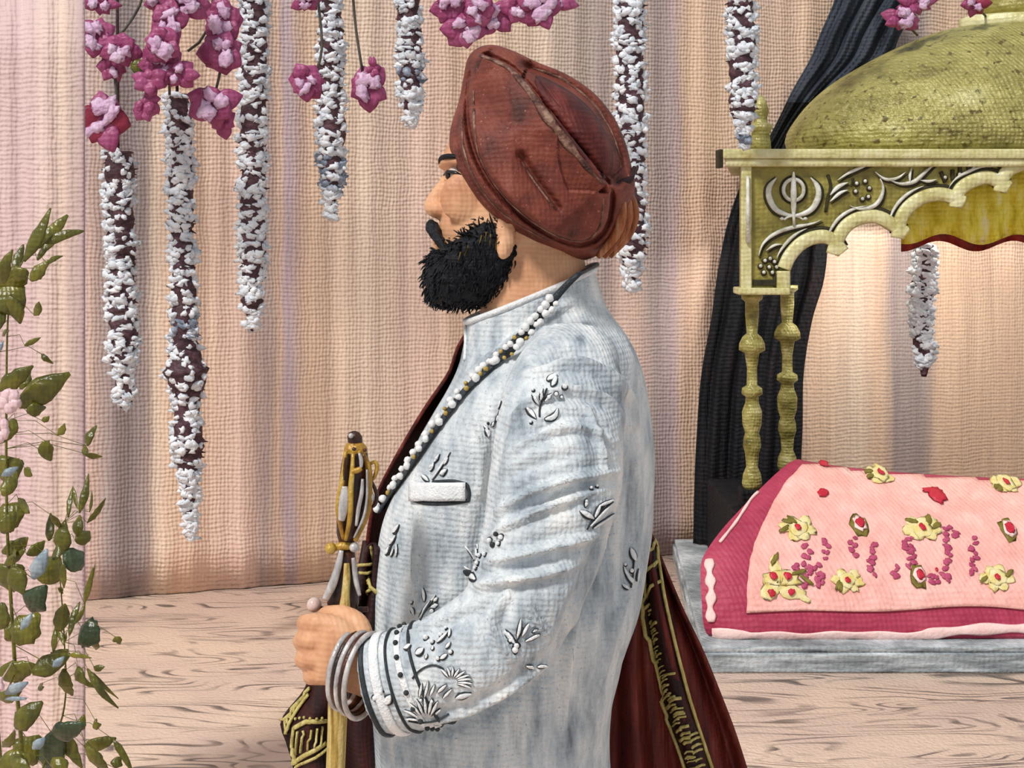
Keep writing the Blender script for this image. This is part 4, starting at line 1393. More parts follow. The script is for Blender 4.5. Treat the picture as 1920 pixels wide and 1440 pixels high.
# fold ridges where the cloth bunches: (line in the side view, half width in px)
folds = [([(985, 700), (1060, 676), (1130, 690), (1180, 740), (1196, 800)], 13), ([(945, 792), (1005, 745), (1085, 728), (1150, 752), (1182, 800)], 11), ([(950, 850), (1010, 815), (1090, 800), (1160, 830)], 9), ([(925, 958), (1000, 922), (1080, 898), (1160, 884)], 12),
         ([(905, 1008), (985, 968), (1070, 935), (1130, 920)], 10), ([(905, 1055), (990, 1038), (1090, 1012), (1128, 1002)], 12), ([(892, 1096), (980, 1084), (1070, 1064)], 13), ([(1105, 760), (1128, 830), (1140, 880)], 9), ([(950, 1110), (925, 1160), (938, 1205), (965, 1238)], 12),
         ([(985, 1120), (1005, 1160), (1035, 1200)], 9), ([(905, 1125), (860, 1150), (800, 1172), (745, 1190)], 9), ([(1035, 1235), (960, 1290), (880, 1330), (800, 1356)], 9), ([(1195, 860), (1200, 960), (1180, 1080), (1150, 1190), (1120, 1300)], 10),
         ([(1090, 1130), (1070, 1250), (1060, 1400)], 9), ([(975, 1340), (985, 1440)], 11), ([(740, 1400), (760, 1470)], 10), ([(890, 780), (905, 840), (900, 930)], 9), ([(880, 700), (930, 660), (1000, 610), (1080, 560)], 10), ([(780, 960), (775, 1060), (785, 1150)], 8),
         ([(948, 770), (922, 860), (908, 960), (890, 1060), (880, 1112)], -16), ([(1168, 930), (1130, 1020), (1096, 1100), (1064, 1180), (1044, 1244)], -17), ([(1044, 1254), (960, 1312), (860, 1360), (730, 1392)], -15), ([(880, 1112), (800, 1160), (730, 1190)], -12),
         ([(1010, 690), (1060, 655), (1110, 668), (1140, 700)], -14), ([(985, 830), (1040, 780), (1110, 778)], -12), ([(930, 905), (1000, 872), (1090, 850)], -13), ([(985, 1320), (975, 1380), (985, 1440)], -10), ([(1000, 950), (1070, 918)], -9)]
def press_folds(me, folds, height=1.9):
    """raises the cloth along each line and sinks it on both sides of the line"""
    n = len(me.vertices)
    co = np.empty(n*3); me.vertices.foreach_get('co', co); co = co.reshape(n, 3)
    no = np.empty(n*3); me.vertices.foreach_get('normal', no); no = no.reshape(n, 3)
    px = 960+F*co[:, 0]/co[:, 1]
    py = HY-F*(co[:, 2]-H)/co[:, 1]
    side = np.clip(0.35-no[:, 1]*1.2, 0, 1)
    tot = np.zeros(n)
    for pts, w in folds:
        c = np.array(catmull(pts, 24))
        g = 4*abs(w)
        m = (px > c[:, 0].min()-g) & (px < c[:, 0].max()+g) & (py > c[:, 1].min()-g) & (py < c[:, 1].max()+g)
        idx = np.nonzero(m)[0]
        if len(idx) == 0:
            continue
        q = np.stack([px[idx], py[idx]], 1)
        best = np.full(len(idx), 1e9)
        tpos = np.zeros(len(idx))
        for a in range(23):
            A, D = c[a], c[a+1]-c[a]
            t = np.clip(((q-A) @ D)/max(D @ D, 1e-9), 0, 1)
            dd = np.hypot(q[:, 0]-A[0]-t*D[0], q[:, 1]-A[1]-t*D[1])
            up = dd < best
            best[up] = dd[up]
            tpos[up] = (a+t[up])/23.0
        fade = np.clip(np.sin(np.pi*np.clip(tpos, 0.03, 0.97)), 0, 1)**0.5
        if w < 0:                       # a crease: the cloth is pushed in along the line
            tot[idx] += 1.55/F*w*0.95*fade*np.exp(-(best/(0.8*w))**2)
            continue
        tot[idx] += w*1.55/F*height*fade*(1.45*np.exp(-(best/(0.75*w))**2)-0.85*np.exp(-(best/(1.9*w))**2))
    for v in range(n):
        x, y, z = co[v]
        tot[v] = tot[v]*side[v]+noise.noise(Vector((x*9, y*9, z*5)))*0.004+noise.noise(Vector((x*26+5, y*26, z*18)))*0.0018
    me.vertices.foreach_set('co', (co+no*tot[:, None]).ravel())
    me.update()
j2 = fuse(jm, 0.0045, 6, 0.5)
press_folds(j2, folds)
jb = bvh_of(j2)

# --- bare body: head, neck, trunk, arms, hands and legs in one skin
bmb = MB()
HEAD = [(165, 925, 1075, .045), (200, 880, 1112, .062), (240, 852, 1135, .071), (275, 838, 1145, .075), (300, 826, 1147, .076), (318, 832, 1147, .075), (336, 838, 1146, .073), (360, 832, 1140, .072), (385, 830, 1125, .071), (405, 828, 1105, .070), (425, 822, 1085, .069),
        (440, 822, 1075, .068), (455, 824, 1068, .066), (470, 822, 1062, .064), (490, 818, 1058, .060), (515, 824, 1056, .054), (540, 845, 1050, .048)]
hr = []
for q in catmull([(a, b, c, d*1000) for a, b, c, d in HEAD], 48):
    hr.append(slant_ring((q[1], q[0]), (q[2], q[0]), q[3]/1000, 40, 2.15, 0.22))
bmb.loft(hr)
nk = catmull([(990, 440, 96, 60), (1000, 520, 98, 62), (1005, 590, 108, 66), (1010, 680, 130, 90)], 16)
bmb.loft([slant_ring((x-r_, y+20), (x+r_, y-22), w/1000.0, 30, 2.1) for x, y, r_, w in nk])
# nose
npth = catmull([(838, 322, 9, 7), (826, 346, 12, 9), (812, 370, 15, 12), (803, 386, 15, 14), (808, 396, 13, 13), (824, 402, 10, 12)], 18)
bmb.tube([Q(x+6, y) for x, y, a, b in npth], [a*S0*1.0 for x, y, a, b in npth], 12, 0, Vector((0, 1, 0)), [b*S0*1.15 for x, y, a, b in npth])
for sg in (-1, 1):
    bmb.blob(Q(822, 392, sg*0.0125), (0.0105, 0.0075, 0.0085))
    bmb.tube([Q(828, 310, 0.004*sg), Q(838, 303, 0.028*sg), Q(864, 306, 0.052*sg)], [0.006, 0.007, 0.005], 8)         # brow ridge
    bmb.blob(Q(876, 372, sg*0.046), (0.034, 0.0145, 0.034))                                                       # cheek bone
    bmb.blob(Q(948, 440, sg*0.074), (0.013, 0.007, 0.030))                                                       # ear
    bmb.blob(Q(944, 466, sg*0.079), (0.009, 0.006, 0.013))                                                       # lobe
bmb.tube([Q(826, 452, -0.022), Q(817, 451, -0.008), Q(817, 451, 0.008), Q(826, 452, 0.022)], [0.003, 0.0055, 0.0055, 0.003], 8)
bmb.tube([Q(828, 462, -0.02), Q(819, 464, -0.008), Q(819, 464, 0.008), Q(828, 462, 0.02)], [0.003, 0.006, 0.006, 0.003], 8)
bmb.blob(Q(830, 500, 0), (0.016, 0.022, 0.018))
# trunk, hips and legs
bmb.loft(torso_rings(0.02)[10:46])
for sg in (-1, 1):
    bmb.tube([(0.0, Y0+0.075*sg, 0.93), (0.005, Y0+0.085*sg, 0.75), (0.0, Y0+0.09*sg, 0.50), (0.02, Y0+0.092*sg, 0.36), (0.02, Y0+0.095*sg, 0.10), (0.01, Y0+0.095*sg, 0.045)], [0.075, 0.078, 0.058, 0.055, 0.036, 0.036], 16)
    bmb.tube([(0.045, Y0+0.095*sg, 0.042), (0.0, Y0+0.097*sg, 0.045), (-0.09, Y0+0.102*sg, 0.034), (-0.165, Y0+0.104*sg, 0.026), (-0.19, Y0+0.104*sg, 0.024)], [0.030, 0.036, 0.040, 0.036, 0.02], 12, 0, None, [0.030, 0.036, 0.030, 0.021, 0.014])
# arms inside the sleeves
c = catmull([tuple(P(x, y, Y))+(r_*Y/F*0.62,) for x, y, r_, Y in SLEEVE], 30)
bmb.tube([Vector(q[:3]) for q in c[:-3]], [q[3]*interp(i/29.0, [(0, 1), (0.6, 0.9), (1, 0.62)]) for i, q in enumerate(c[:-3])], 16)
cf = catmull([tuple(P(x, y, Y))+(r_*Y/F*0.62,) for x, y, r_, Y in FAR_SLEEVE], 24)
bmb.tube([Vector(q[:3]) for q in cf], [q[3]*interp(i/23.0, [(0, 1), (1, 0.75)]) for i, q in enumerate(cf)], 14)
# near hand, a fist round the scabbard
YH = 1.535
sh = YH/F
wrist = [(760, 1292, 46, .026, 1.525), (722, 1282, 44, .025, 1.528), (690, 1264, 50, .024, 1.532), (662, 1244, 62, .021, 1.535), (636, 1226, 68, .0185, 1.535), (612, 1218, 68, .0165, 1.535), (596, 1215, 62, .013, 1.537)]
rings = []
ww = catmull([(a, b, c_, d*1000, e*1000) for a, b, c_, d, e in wrist], 22)
for i, (x, y, hh, th, Yk) in enumerate(ww):
    Yk /= 1000.0
    a = ww[max(i-1, 0)]; b = ww[min(i+1, len(ww)-1)]
    tx, ty = b[0]-a[0], b[1]-a[1]
    L_ = math.hypot(tx, ty)
    ux, uy = -ty/L_, tx/L_                         # across the hand in the picture plane
    ux, uy = (ux*0.6, uy) if abs(uy) > 0 else (ux, uy)
    ring = []
    for j in range(22):
        an = 2*math.pi*j/22
        ca, sa = math.cos(an), math.sin(an)
        e = 2/2.6
        q = math.copysign(abs(ca)**e, ca)*hh
        ring.append(P(x+ux*q, y+uy*q, Yk+math.copysign(abs(sa)**e, sa)*th/1000.0))
    rings.append(ring)
bmb.loft(rings)
def finger(pts, r0):
    c = catmull([tuple(P(x, y, Y)) for x, y, Y in pts], 20)
    k = len(c)
    bmb.tube([Vector(q) for q in c], [r0*interp(i/(k-1.0), [(0, 1.08), (0.3, 1.0), (0.34, 1.06), (0.62, .94), (0.66, .98), (0.9, .84), (1, .5)]) for i in range(k)], 12)
for y, xk, r_ in ((1166, 586, .0097), (1200, 580, .0102), (1235, 582, .0098), (1267, 596, .0088)):
    finger([(xk+32, y+2, 1.536), (xk+8, y, 1.534), (xk-9, y+1, 1.543), (xk-14, y+2, 1.562), (xk-6, y+4, 1.590), (xk+16, y+5, 1.606), (xk+40, y+4, 1.608), (xk+56, y+4, 1.600)], r_)
finger([(688, 1236, 1.530), (684, 1198, 1.533), (672, 1168, 1.540), (648, 1153, 1.548), (620, 1150, 1.556), (598, 1152, 1.562)], .0108)      # thumb along the top
# far hand, hanging relaxed behind the body
ph = P(922, 1352, 1.97)
bmb.blob(ph+Vector((-0.008, 0, -0.03)), (0.038, 0.016, 0.05))
for i in range(4):
    x = -0.034+0.017*i
    bmb.tube([ph+Vector((x, 0, -0.06)), ph+Vector((x-0.006, -0.006, -0.095)), ph+Vector((x-0.004, -0.018, -0.125-0.006*(i in (1, 2)))), ], [0.0085, 0.008, 0.006], 10)
bmb.tube([ph+Vector((-0.03, -0.006, -0.01)), ph+Vector((-0.05, -0.014, -0.045)), ph+Vector((-0.05, -0.02, -0.075))], [0.011, 0.0095, 0.007], 10)
b2 = fuse(bmb, 0.0032, 3, 0.5)
hb = bvh_of(b2)
person = adopt(b2, 'person', M['skin'], loc=FEET)
tag(person, 'bearded person in profile in a white embroidered jacket and red-brown turban, gripping a gilded sword', 'person')
jacket = adopt(j2, 'jacket', M['jacket'], parent=person)

# --- eyes and brows
for sg in (-1, 1):
    p = Q(849, 331, sg*0.034)
    eye = MB().blob(p+Vector((0.006, -sg*0.004, 0)), 0.0125, 0, 16, 10).build('eye', M['eye_white'], person)
    MB().blob(p+Vector((-0.0038, sg*0.0015, 0.0)), (0.0042, 0.0055, 0.0055), 0, 12, 8).build('iris', M['eye_dark'], eye)
    MB().tube([Q(834, 330, sg*0.030), Q(842, 324, sg*0.040), Q(856, 326, sg*0.0475), Q(868, 331, sg*0.052)], [0.0012, 0.0024, 0.0024, 0.0012], 8).build('upper_lid', M['eye_dark'], eye)
    MB().tube([Q(836, 339, sg*0.031), Q(848, 342, sg*0.041), Q(862, 338, sg*0.048)], [0.0010, 0.0016, 0.0010], 8).build('lower_lid', M['skin'], eye)
    bw = MB()
    c = catmull([tuple(Q(824, 309, sg*0.010)), tuple(Q(829, 299, sg*0.026)), tuple(Q(846, 296, sg*0.045)), tuple(Q(872, 300, sg*0.058))], 16)
    bw.tube([Vector(q) for q in c], [0.0036*math.sin(math.pi*(i+1.5)/18) for i in range(16)], 8)
    bw.build('eyebrow', M['beard'], person)

# --- beard and moustache
BEARD = [(412, 908, 928, .060), (422, 892, 944, .071), (436, 874, 955, .0765), (452, 856, 964, .0775), (466, 834, 967, .077), (474, 815, 966, .076), (484, 806, 964, .0745), (500, 800, 960, .072), (520, 797, 948, .067), (540, 798, 932, .060), (555, 803, 920, .051), (566, 815, 910, .040), (572, 840, 896, .024)]
rings = []
for q in catmull([(a, b, c, d*1000) for a, b, c, d in BEARD], 46):
    rings.append(slant_ring((q[1]-(6 if q[0] < 466 else 0), q[0]), (q[2]+16, q[0]), q[3]/1000, 48, 3.2, 0.30 if q[0] > 466 else 0.0))
bd = MB().loft(rings)
def tufty(co, nn):
    return nn*(0.003*noise.noise(Vector((co.x*70, co.y*70, co.z*120)))+0.0022*noise.noise(Vector((co.x*200, co.y*200, co.z*200))))
bme = fuse(bd, 0.0035, 2, 0.5, tufty)
bbv = [(p.center.copy(), p.normal.copy()) for p in bme.polygons]
hairs = MB()
rr = random.Random(21)
for k in range(1500):
    c, nn = bbv[rr.randrange(len(bbv))]
    flow = Vector((-0.35+rr.uniform(-.4, .4), rr.uniform(-.3, .3), -0.8))
    if c.z > Q(0, 450).z:
        flow = Vector((rr.uniform(-1.0, 0.2), 0, rr.uniform(-.3, .9)))
    d = (flow-nn*flow.dot(nn)+nn*0.35).normalized()
    ln = rr.uniform(0.006, 0.014)
    hairs.tube([c-nn*0.001, c+d*ln*0.6+nn*0.001, c+d*ln], [0.0012, 0.0009, 0.0003], 4)
beard = adopt(bme, 'beard', M['beard'], parent=person)
hairs.build('beard_strands', M['beard'], beard)
tag(beard.children[0], kind='stuff')
mm = MB()
for sg in (-1, 1):
    c = catmull([tuple(Q(808, 419, 0.002*sg))+(8,), tuple(Q(810, 426, 0.012*sg))+(12,), tuple(Q(819, 440, 0.028*sg))+(11,), tuple(Q(832, 458, 0.046*sg))+(9,), tuple(Q(846, 478, 0.058*sg))+(9,)], 20)
    mm.tube([Vector(q[:3]) for q in c], [q[3]*S0 for q in c], 10)
mme = fuse(mm, 0.0025, 1, 0.5, tufty)
adopt(mme, 'moustache', M['beard'], parent=person)
bh = MB()
for x0, y0, x1, y1 in ((906, 440, 900, 462), (914, 434, 912, 452), (922, 438, 920, 460), (882, 458, 874, 478), (868, 470, 864, 486), (932, 446, 931, 470)):
    a = Vector(Q(x0, y0, -0.0775)); b = Vector(Q(x1, y1, -0.0785))
    bh.tube([a, b], [0.0012, 0.0005], 5)
bh.build('brown_hairs', M['hair_brown'], person)

# --- turban
TO = [(846, 300), (842, 270), (846, 235), (860, 190), (868, 150), (876, 112), (892, 92), (920, 84), (955, 93), (1005, 116), (1062, 140), (1112, 174), (1150, 220), (1172, 268), (1184, 315), (1190, 350), (1180, 395), (1160, 440), (1132, 472), (1092, 488), (1050, 478), (1000, 458), (955, 437), (915, 407), (882, 368), (860, 335)]
TC = (1020, 290)
tout = catmull(TO, 300, True)
LINES = {
    'crown_ridge': ([(912, 112), (960, 140), (1000, 190), (1045, 248), (1090, 304), (1128, 348)], 0.0130, 46),
    'outer_roll': ([(990, 128), (1050, 156), (1100, 190), (1138, 240), (1158, 296), (1150, 340)], -0.012, 22),
    'main_lobe': ([(884, 150), (882, 200), (890, 262), (910, 318), (948, 372), (995, 414), (1050, 446), (1098, 450), (1128, 420), (1134, 366)], 0.0105, 60),
    'second_band': ([(862, 210), (864, 262), (880, 316), (912, 368), (958, 412), (1010, 442), (1060, 466)], 0.0080, 30),
    'lower_band': ([(852, 250), (858, 300), (880, 346), (905, 386), (945, 420)], 0.0045, 20),
    'crease': ([(975, 300), (1000, 340), (1040, 392)], -0.0045, 7),
}
def sdist(px, py, pts):
    best = (1e9, 0, 0)
    n = len(pts)
    for i in range(n-1):
        ax, ay = pts[i]; bx, by = pts[i+1]
        dx, dy = bx-ax, by-ay
        L2 = dx*dx+dy*dy
        t = ((px-ax)*dx+(py-ay)*dy)/L2
        tc = min(1.0, max(0.0, t))
        qx, qy = ax+dx*tc, ay+dy*tc
        d = math.hypot(px-qx, py-qy)
        if d < best[0]:
            sgn = 1 if (dx*(py-ay)-dy*(px-ax)) < 0 else -1
            end = 0.0
            if (i == 0 and t < 0) or (i == n-2 and t > 1):
                end = d
            best = (d, sgn, end)
    return best
LS = {k: (catmull(v[0], 24), v[1], v[2]) for k, v in LINES.items()}
def turban_disp(px, py):
    o = 0.0
    for k, (pts, h, dec) in LS.items():
        d, sg, end = sdist(px, py, pts)
        fade = math.exp(-(end/14.0)**2)
        if k in ('crown_ridge',):
            # the lobe below the ridge stands proud, the cloth behind it is sunk
            sgn = -sg
            u = d*sgn
            step = 1.0/(1.0+math.exp(-u/2.2))
            o += fade*h*(step*math.exp(-max(u, 0)/dec)-0.55*(1-step)*math.exp(-max(-u, 0)/26.0)-0.5*math.exp(-((u+4)/4.0)**2))
        elif h > 0:
            u = d*sg
            step = 1.0/(1.0+math.exp(-u/2.2))
            o += fade*h*step*math.exp(-max(u, 0)/dec)
            o -= fade*h*0.85*math.exp(-((u+4.5)/5.5)**2)
        else:
            o += fade*h*math.exp(-(d/dec)**2)
    return o
NRHO, W = 84, 0.128
near, far = [], []
for i in range(NRHO+1):
    rho = (i/float(NRHO))**0.85
    rn, rf = [], []
    for (ox, oy) in tout:
        px = TC[0]+(ox-TC[0])*rho
        py = TC[1]+(oy-TC[1])*rho
        low = min(1.0, max(0.0, (oy-200)/160.0))*min(1.0, max(0.0, (1120-ox)/120.0))
        pe = 2.5+3.6*low
        wy = W*(1-0.28*max(0.0, (260-py)/180.0))
        wy *= 1.0-0.22*max(0.0, (960-px)/120.0)
        half_t = wy*max(0.0, 1-rho**pe)**0.52
        dsp = 2.3*turban_disp(px, py)*min(1.0, (1-rho)*9.0)
        rn.append(Q(px, py, -half_t-dsp))
        rf.append(Q(px, py, half_t+0.6*dsp))
    near.append(rn); far.append(rf)
tb = MB()
rings = [r for r in reversed(far[:-1])]
rings = list(far[:1])+far[1:]
loft = list(near)+list(reversed(far[:-1]))
tb.loft(loft)
turban = tb.build('turban', M['turban'], person)
tbv = BVHTree.FromPolygons(tb.v, tb.f)
def fold_highlight(pts, w, name, mat=M['fold_highlight'], off=0.0004, n=40):  # lighter strip painting a highlight along a turban fold edge
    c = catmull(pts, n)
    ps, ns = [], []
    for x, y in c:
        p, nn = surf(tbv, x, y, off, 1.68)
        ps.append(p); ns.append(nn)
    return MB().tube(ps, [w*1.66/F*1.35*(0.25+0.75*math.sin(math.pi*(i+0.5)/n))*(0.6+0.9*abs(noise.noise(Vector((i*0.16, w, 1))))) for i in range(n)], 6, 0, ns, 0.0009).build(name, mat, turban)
fold_highlight([(900, 104), (950, 126), (985, 162), (1020, 212), (1062, 266), (1100, 312), (1130, 344)], 7.5, 'crown_highlight')
fold_highlight([(888, 170), (890, 240), (902, 300), (938, 360), (985, 405), (1040, 440), (1092, 452), (1124, 426), (1132, 372)], 5.5, 'lobe_highlight')
fold_highlight([(866, 222), (870, 280), (892, 338), (930, 388), (975, 422), (1030, 452)], 5.0, 'band_highlight')
fold_highlight([(1000, 128), (1055, 150), (1108, 190), (1145, 245), (1164, 300)], 6.0, 'outer_highlight')
fold_highlight([(978, 304), (1004, 344), (1042, 394)], 3.6, 'crease_highlight')
# darker sheet painting in the shade of the recess behind the ridge
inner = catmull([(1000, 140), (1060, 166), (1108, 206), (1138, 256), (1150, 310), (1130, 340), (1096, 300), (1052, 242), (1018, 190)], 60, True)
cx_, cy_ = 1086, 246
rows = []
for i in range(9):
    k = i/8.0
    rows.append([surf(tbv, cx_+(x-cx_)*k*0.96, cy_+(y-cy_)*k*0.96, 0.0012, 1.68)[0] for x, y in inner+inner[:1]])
MB().grid(rows).build('recess_shade', M['turban_recess_shade'], turban, solid=0.001)
# tucked tail at the nape
tl = MB()
for dx, dyy, w, mi in ((0, -0.03, 13, 0), (14, -0.005, 13, 0), (-12, -0.05, 11, 0)):
    c = catmull([tuple(Q(1162+dx*.5, 348, dyy)), tuple(Q(1170+dx, 390, dyy-0.008)), tuple(Q(1162+dx, 436, dyy-0.008)), tuple(Q(1128+dx, 480, dyy))], 18)
    tl.tube([Vector(q) for q in c], [w*S0*interp(i/17., [(0, .6), (.4, 1), (1, .5)]) for i in range(18)], 8)
tl.build('turban_tail', M['tail'], turban)
MB().tube([Q(1128, 346, -0.068), Q(1150, 352, -0.062), Q(1176, 338, -0.045), Q(1186, 316, -0.03)], [0.003, 0.006, 0.005, 0.003], 8).build('tail_tuck', M['maroon_dark'], turban)

# --- trousers and shoes (below the picture)
tr = MB()
for sg in (-1, 1):
    tr.tube([(0.0, Y0+0.088*sg, 0.90), (0.005, Y0+0.09*sg, 0.70), (0.0, Y0+0.09*sg, 0.48), (0.015, Y0+0.092*sg, 0.30), (0.015, Y0+0.095*sg, 0.09)], [0.105, 0.098, 0.082, 0.072, 0.062], 18)
tr.build('trousers', M['trouser'], person)
for sg in (-1, 1):
    MB().tube([(0.062, Y0+0.095*sg, 0.047), (0.0, Y0+0.097*sg, 0.05), (-0.09, Y0+0.102*sg, 0.04), (-0.175, Y0+0.104*sg, 0.031), (-0.21, Y0+0.104*sg, 0.028)], [0.034, 0.043, 0.047, 0.042, 0.02], 14, 0, Vector((0, 0, 1)), [0.046, 0.049, 0.039, 0.030, 0.02]).build('shoe', M['shoe'], person)

# --- jacket details
def on_jacket(pts, n, off, Y=1.58):
    ps, ns = [], []
    cs = catmull(pts, n)
    for q in cs:
        p, nn = surf(jb, q[0], q[1], off, Y)
        ps.append(p); ns.append(nn)
    for i in range(1, n):               # thread never jumps from the sleeve to the body behind it
        if abs(ps[i].y-ps[i-1].y) > 0.018:
            ps[i] = P(cs[i][0], cs[i][1], ps[i-1].y)
            ns[i] = ns[i-1]
    return ps, ns
def stitch(mb, x0, y0, x1, y1, w, bend=0.0, hollow=True):
    """one embroidered leaf: dark outline with a raised white heart"""
    mx_, my_ = (x0+x1)/2-(y1-y0)*bend, (y0+y1)/2+(x1-x0)*bend
    ps, ns = on_jacket([(x0, y0), (mx_, my_), (x1, y1)], 9, 0.0012)
    s = ps[0].y/F
    pro = (.35, .7, .92, 1, 1, .92, .75, .5, .15)
    mb.tube(ps, [w*s*q for q in pro], 7, 1, ns, 0.0009)
    if hollow:
        ps, ns = on_jacket([(x0+1, y0-1), (mx_+1, my_-1), (x1, y1)], 7, 0.0026)
        mb.tube(ps, [w*0.62*s*q for q in (.3, .7, 1, 1, .9, .6, .1)], 7, 0, ns, 0.0009)
def knot(mb, x, y, r_, mi=0):
    p, nn = surf(jb, x, y, 0.001, 1.58)
    s = p.y/F
    if mi == 0:
        mb.blob(p+Vector((0.5*s, 0, -1.2*s)), (r_*1.35*s, 0.0014, r_*1.35*s), 1, 8, 5)
        mb.blob(p+nn*0.0022, (r_*s, 0.0018, r_*s), 0, 8, 5)
    else:
        mb.blob(p, (r_*s, 0.0018, r_*s), 1, 8, 5)
def embroidery(leaves, knots=(), stems=(), name='embroidered_sprig'):
    mb = MB()
    for st in stems:
        ps, ns = on_jacket(st, 10, 0.0012)
        mb.tube(ps, 2.0*ps[0].y/F, 6, 1, ns, 0.001)
    for q in leaves:
        stitch(mb, *q)
    for q in knots:
        knot(mb, *q)
    return mb.build(name, [M['white_thread'], M['dark_thread']], jacket)
embroidery([(1026, 716, 1044, 702, 9), (1034, 726, 1044, 708, 7), (986, 764, 1006, 786, 7), (1020, 786, 1046, 766, 8, 0.2), (998, 742, 1010, 758, 5), (1012, 750, 1018, 728, 5), (1020, 752, 1034, 736, 4)], [(1000, 732, 3), (1028, 742, 4), (1042, 736, 4), (1058, 726, 5), (996, 792, 3), (1052, 742, 3)], [[(1012, 782), (1014, 758), (1026, 728)]])
embroidery([(916, 820, 912, 800, 7), (908, 798, 914, 806, 4), (922, 800, 926, 790, 4), (930, 790, 934, 778, 4), (936, 768, 942, 752, 4)], [(916, 794, 3, 1)], [[(924, 800), (934, 778), (942, 750)]])
embroidery([(812, 900, 846, 848, 4), (808, 884, 816, 868, 6), (816, 868, 826, 852, 5), (826, 890, 840, 880, 7), (834, 872, 842, 858, 4), (792, 892, 806, 902, 6)], [(812, 876, 4), (832, 888, 4), (822, 860, 3)])
embroidery([(738, 1000, 750, 984, 8), (732, 1022, 744, 1004, 7), (724, 1040, 732, 1026, 8), (744, 1044, 746, 1020, 4), (734, 1044, 740, 1030, 4)], [(736, 1012, 3)], [[(730, 1040), (738, 1014), (748, 990)]])
embroidery([(890, 1052, 872, 1024, 8), (896, 1044, 894, 1020, 6), (892, 1090, 868, 1070, 10, 0.1), (888, 1080, 870, 1062, 6)], [(902, 1042, 4), (898, 1056, 4), (894, 1066, 3), (912, 1040, 4), (920, 1010, 5), (930, 1000, 5, 1), (940, 1005, 5), (925, 1022, 6, 1), (936, 1018, 4)], [[(886, 1060), (900, 1050), (924, 1016)]])
embroidery([(797, 1128, 795, 1102, 7), (772, 1140, 778, 1152, 6), (770, 1132, 776, 1128, 4), (786, 1156, 818, 1116, 5), (808, 1138, 822, 1132, 6), (814, 1128, 822, 1120, 5)], [(776, 1144, 3), (810, 1142, 4)], [[(788, 1164), (796, 1146), (808, 1126)]])
embroidery([(758, 1218, 772, 1210, 7), (780, 1228, 796, 1216, 9), (798, 1236, 802, 1226, 4), (810, 1220, 814, 1212, 4), (820, 1206, 842, 1186, 5), (826, 1236, 840, 1226, 6), (836, 1216, 846, 1204, 5), (842, 1196, 846, 1180, 4)], [(812, 1204, 4), (828, 1192, 4), (800, 1198, 5), (822, 1234, 4), (846, 1222, 4), (838, 1180, 3)])
fan = []
for i, a in enumerate((-172, -152, -130, -112, -92, -74, -58, -40)):
    r0, r1 = 14, 44 if 0 < i < 7 else 36
    ca, sa = math.cos(math.radians(a)), math.sin(math.radians(a))
    fan.append((798+ca*r0*1.1, 1350+sa*r0, 798+ca*r1*1.0, 1350+sa*r1, 4.6))
embroidery(fan, [], [[(766, 1350), (790, 1354), (822, 1350), (842, 1338)]], 'embroidered_fan')
fan = []
for i, a in enumerate((-118, -100, -84, -66, -48, -30, -14, 4, 20)):
    ca, sa = math.cos(math.radians(a)), math.sin(math.radians(a))
    fan.append((846+ca*12, 1278+sa*10, 846+ca*40, 1278+sa*28, 3.6))
embroidery(fan, [], [[(774, 1272), (784, 1260), (800, 1250), (816, 1247), (832, 1254)]], 'embroidered_fan')
embroidery([(786, 1306, 792, 1280, 4), (796, 1306, 804, 1276, 4), (806, 1304, 816, 1282, 4), (820, 1298, 838, 1282, 5), (830, 1308, 848, 1290, 4), (854, 1308, 884, 1298, 9)], [(790, 1310, 3), (810, 1312, 3)])
embroidery([(700, 1312, 708, 1302, 8), (722, 1320, 734, 1302, 11)], [(716, 1296, 4)], (), 'embroidered_bud')
embroidery([(1110, 972, 1086, 958, 8), (1112, 970, 1124, 946, 6), (1104, 986, 1148, 940, 5), (1110, 990, 1150, 962, 5), (1096, 952, 1100, 934, 5), (1120, 950, 1150, 936, 5)], [(1108, 918, 3), (1118, 914, 3), (1098, 940, 3)], [[(1100, 992), (1112, 972), (1136, 944)]])
embroidery([(966, 1206, 946, 1180, 8), (970, 1196, 976, 1160, 5), (978, 1192, 990, 1168, 5), (984, 1202, 1014, 1188, 5), (996, 1186, 1010, 1178, 4)], [(962, 1220, 6), (970, 1208, 5), (954, 1202, 4)], [[(960, 1214), (972, 1196), (980, 1176)]])
embroidery([(1190, 1052, 1182, 1026, 8), (1184, 1096, 1168, 1062, 5), (1186, 1092, 1176, 1080, 5), (1192, 1090, 1196, 1066, 5), (1178, 1106, 1166, 1096, 5)], [(1184, 1070, 4), (1172, 1058, 3)], [[(1182, 1102), (1186, 1080), (1188, 1050)]])
embroidery([(1000, 1252, 986, 1246, 6), (1006, 1250, 1026, 1248, 5)], [], ())
# breast pocket welt with dark edge
mb = MB()
rows = []
for y in (906, 914, 922, 932, 940):
    rows.append([surf(jb, 772+ (x/16.0)*102, y+ (x/16.0)*-2, 0.0035, 1.6)[0] for x in range(17)])
MB().grid(rows).build('pocket_welt', M['white_thread'], jacket, solid=0.003)
mb = MB()
for pts in ([(770, 936), (800, 944), (850, 943), (880, 938)], [(812, 904), (850, 902), (876, 908)], [(876, 908), (880, 924), (878, 940)]):
    ps, ns = on_jacket(pts, 14, 0.001)
    mb.tube(ps, 3.2*ps[0].y/F, 6, 0, ns, 0.0012)
mb.build('pocket_edge', M['dark_thread'], jacket)
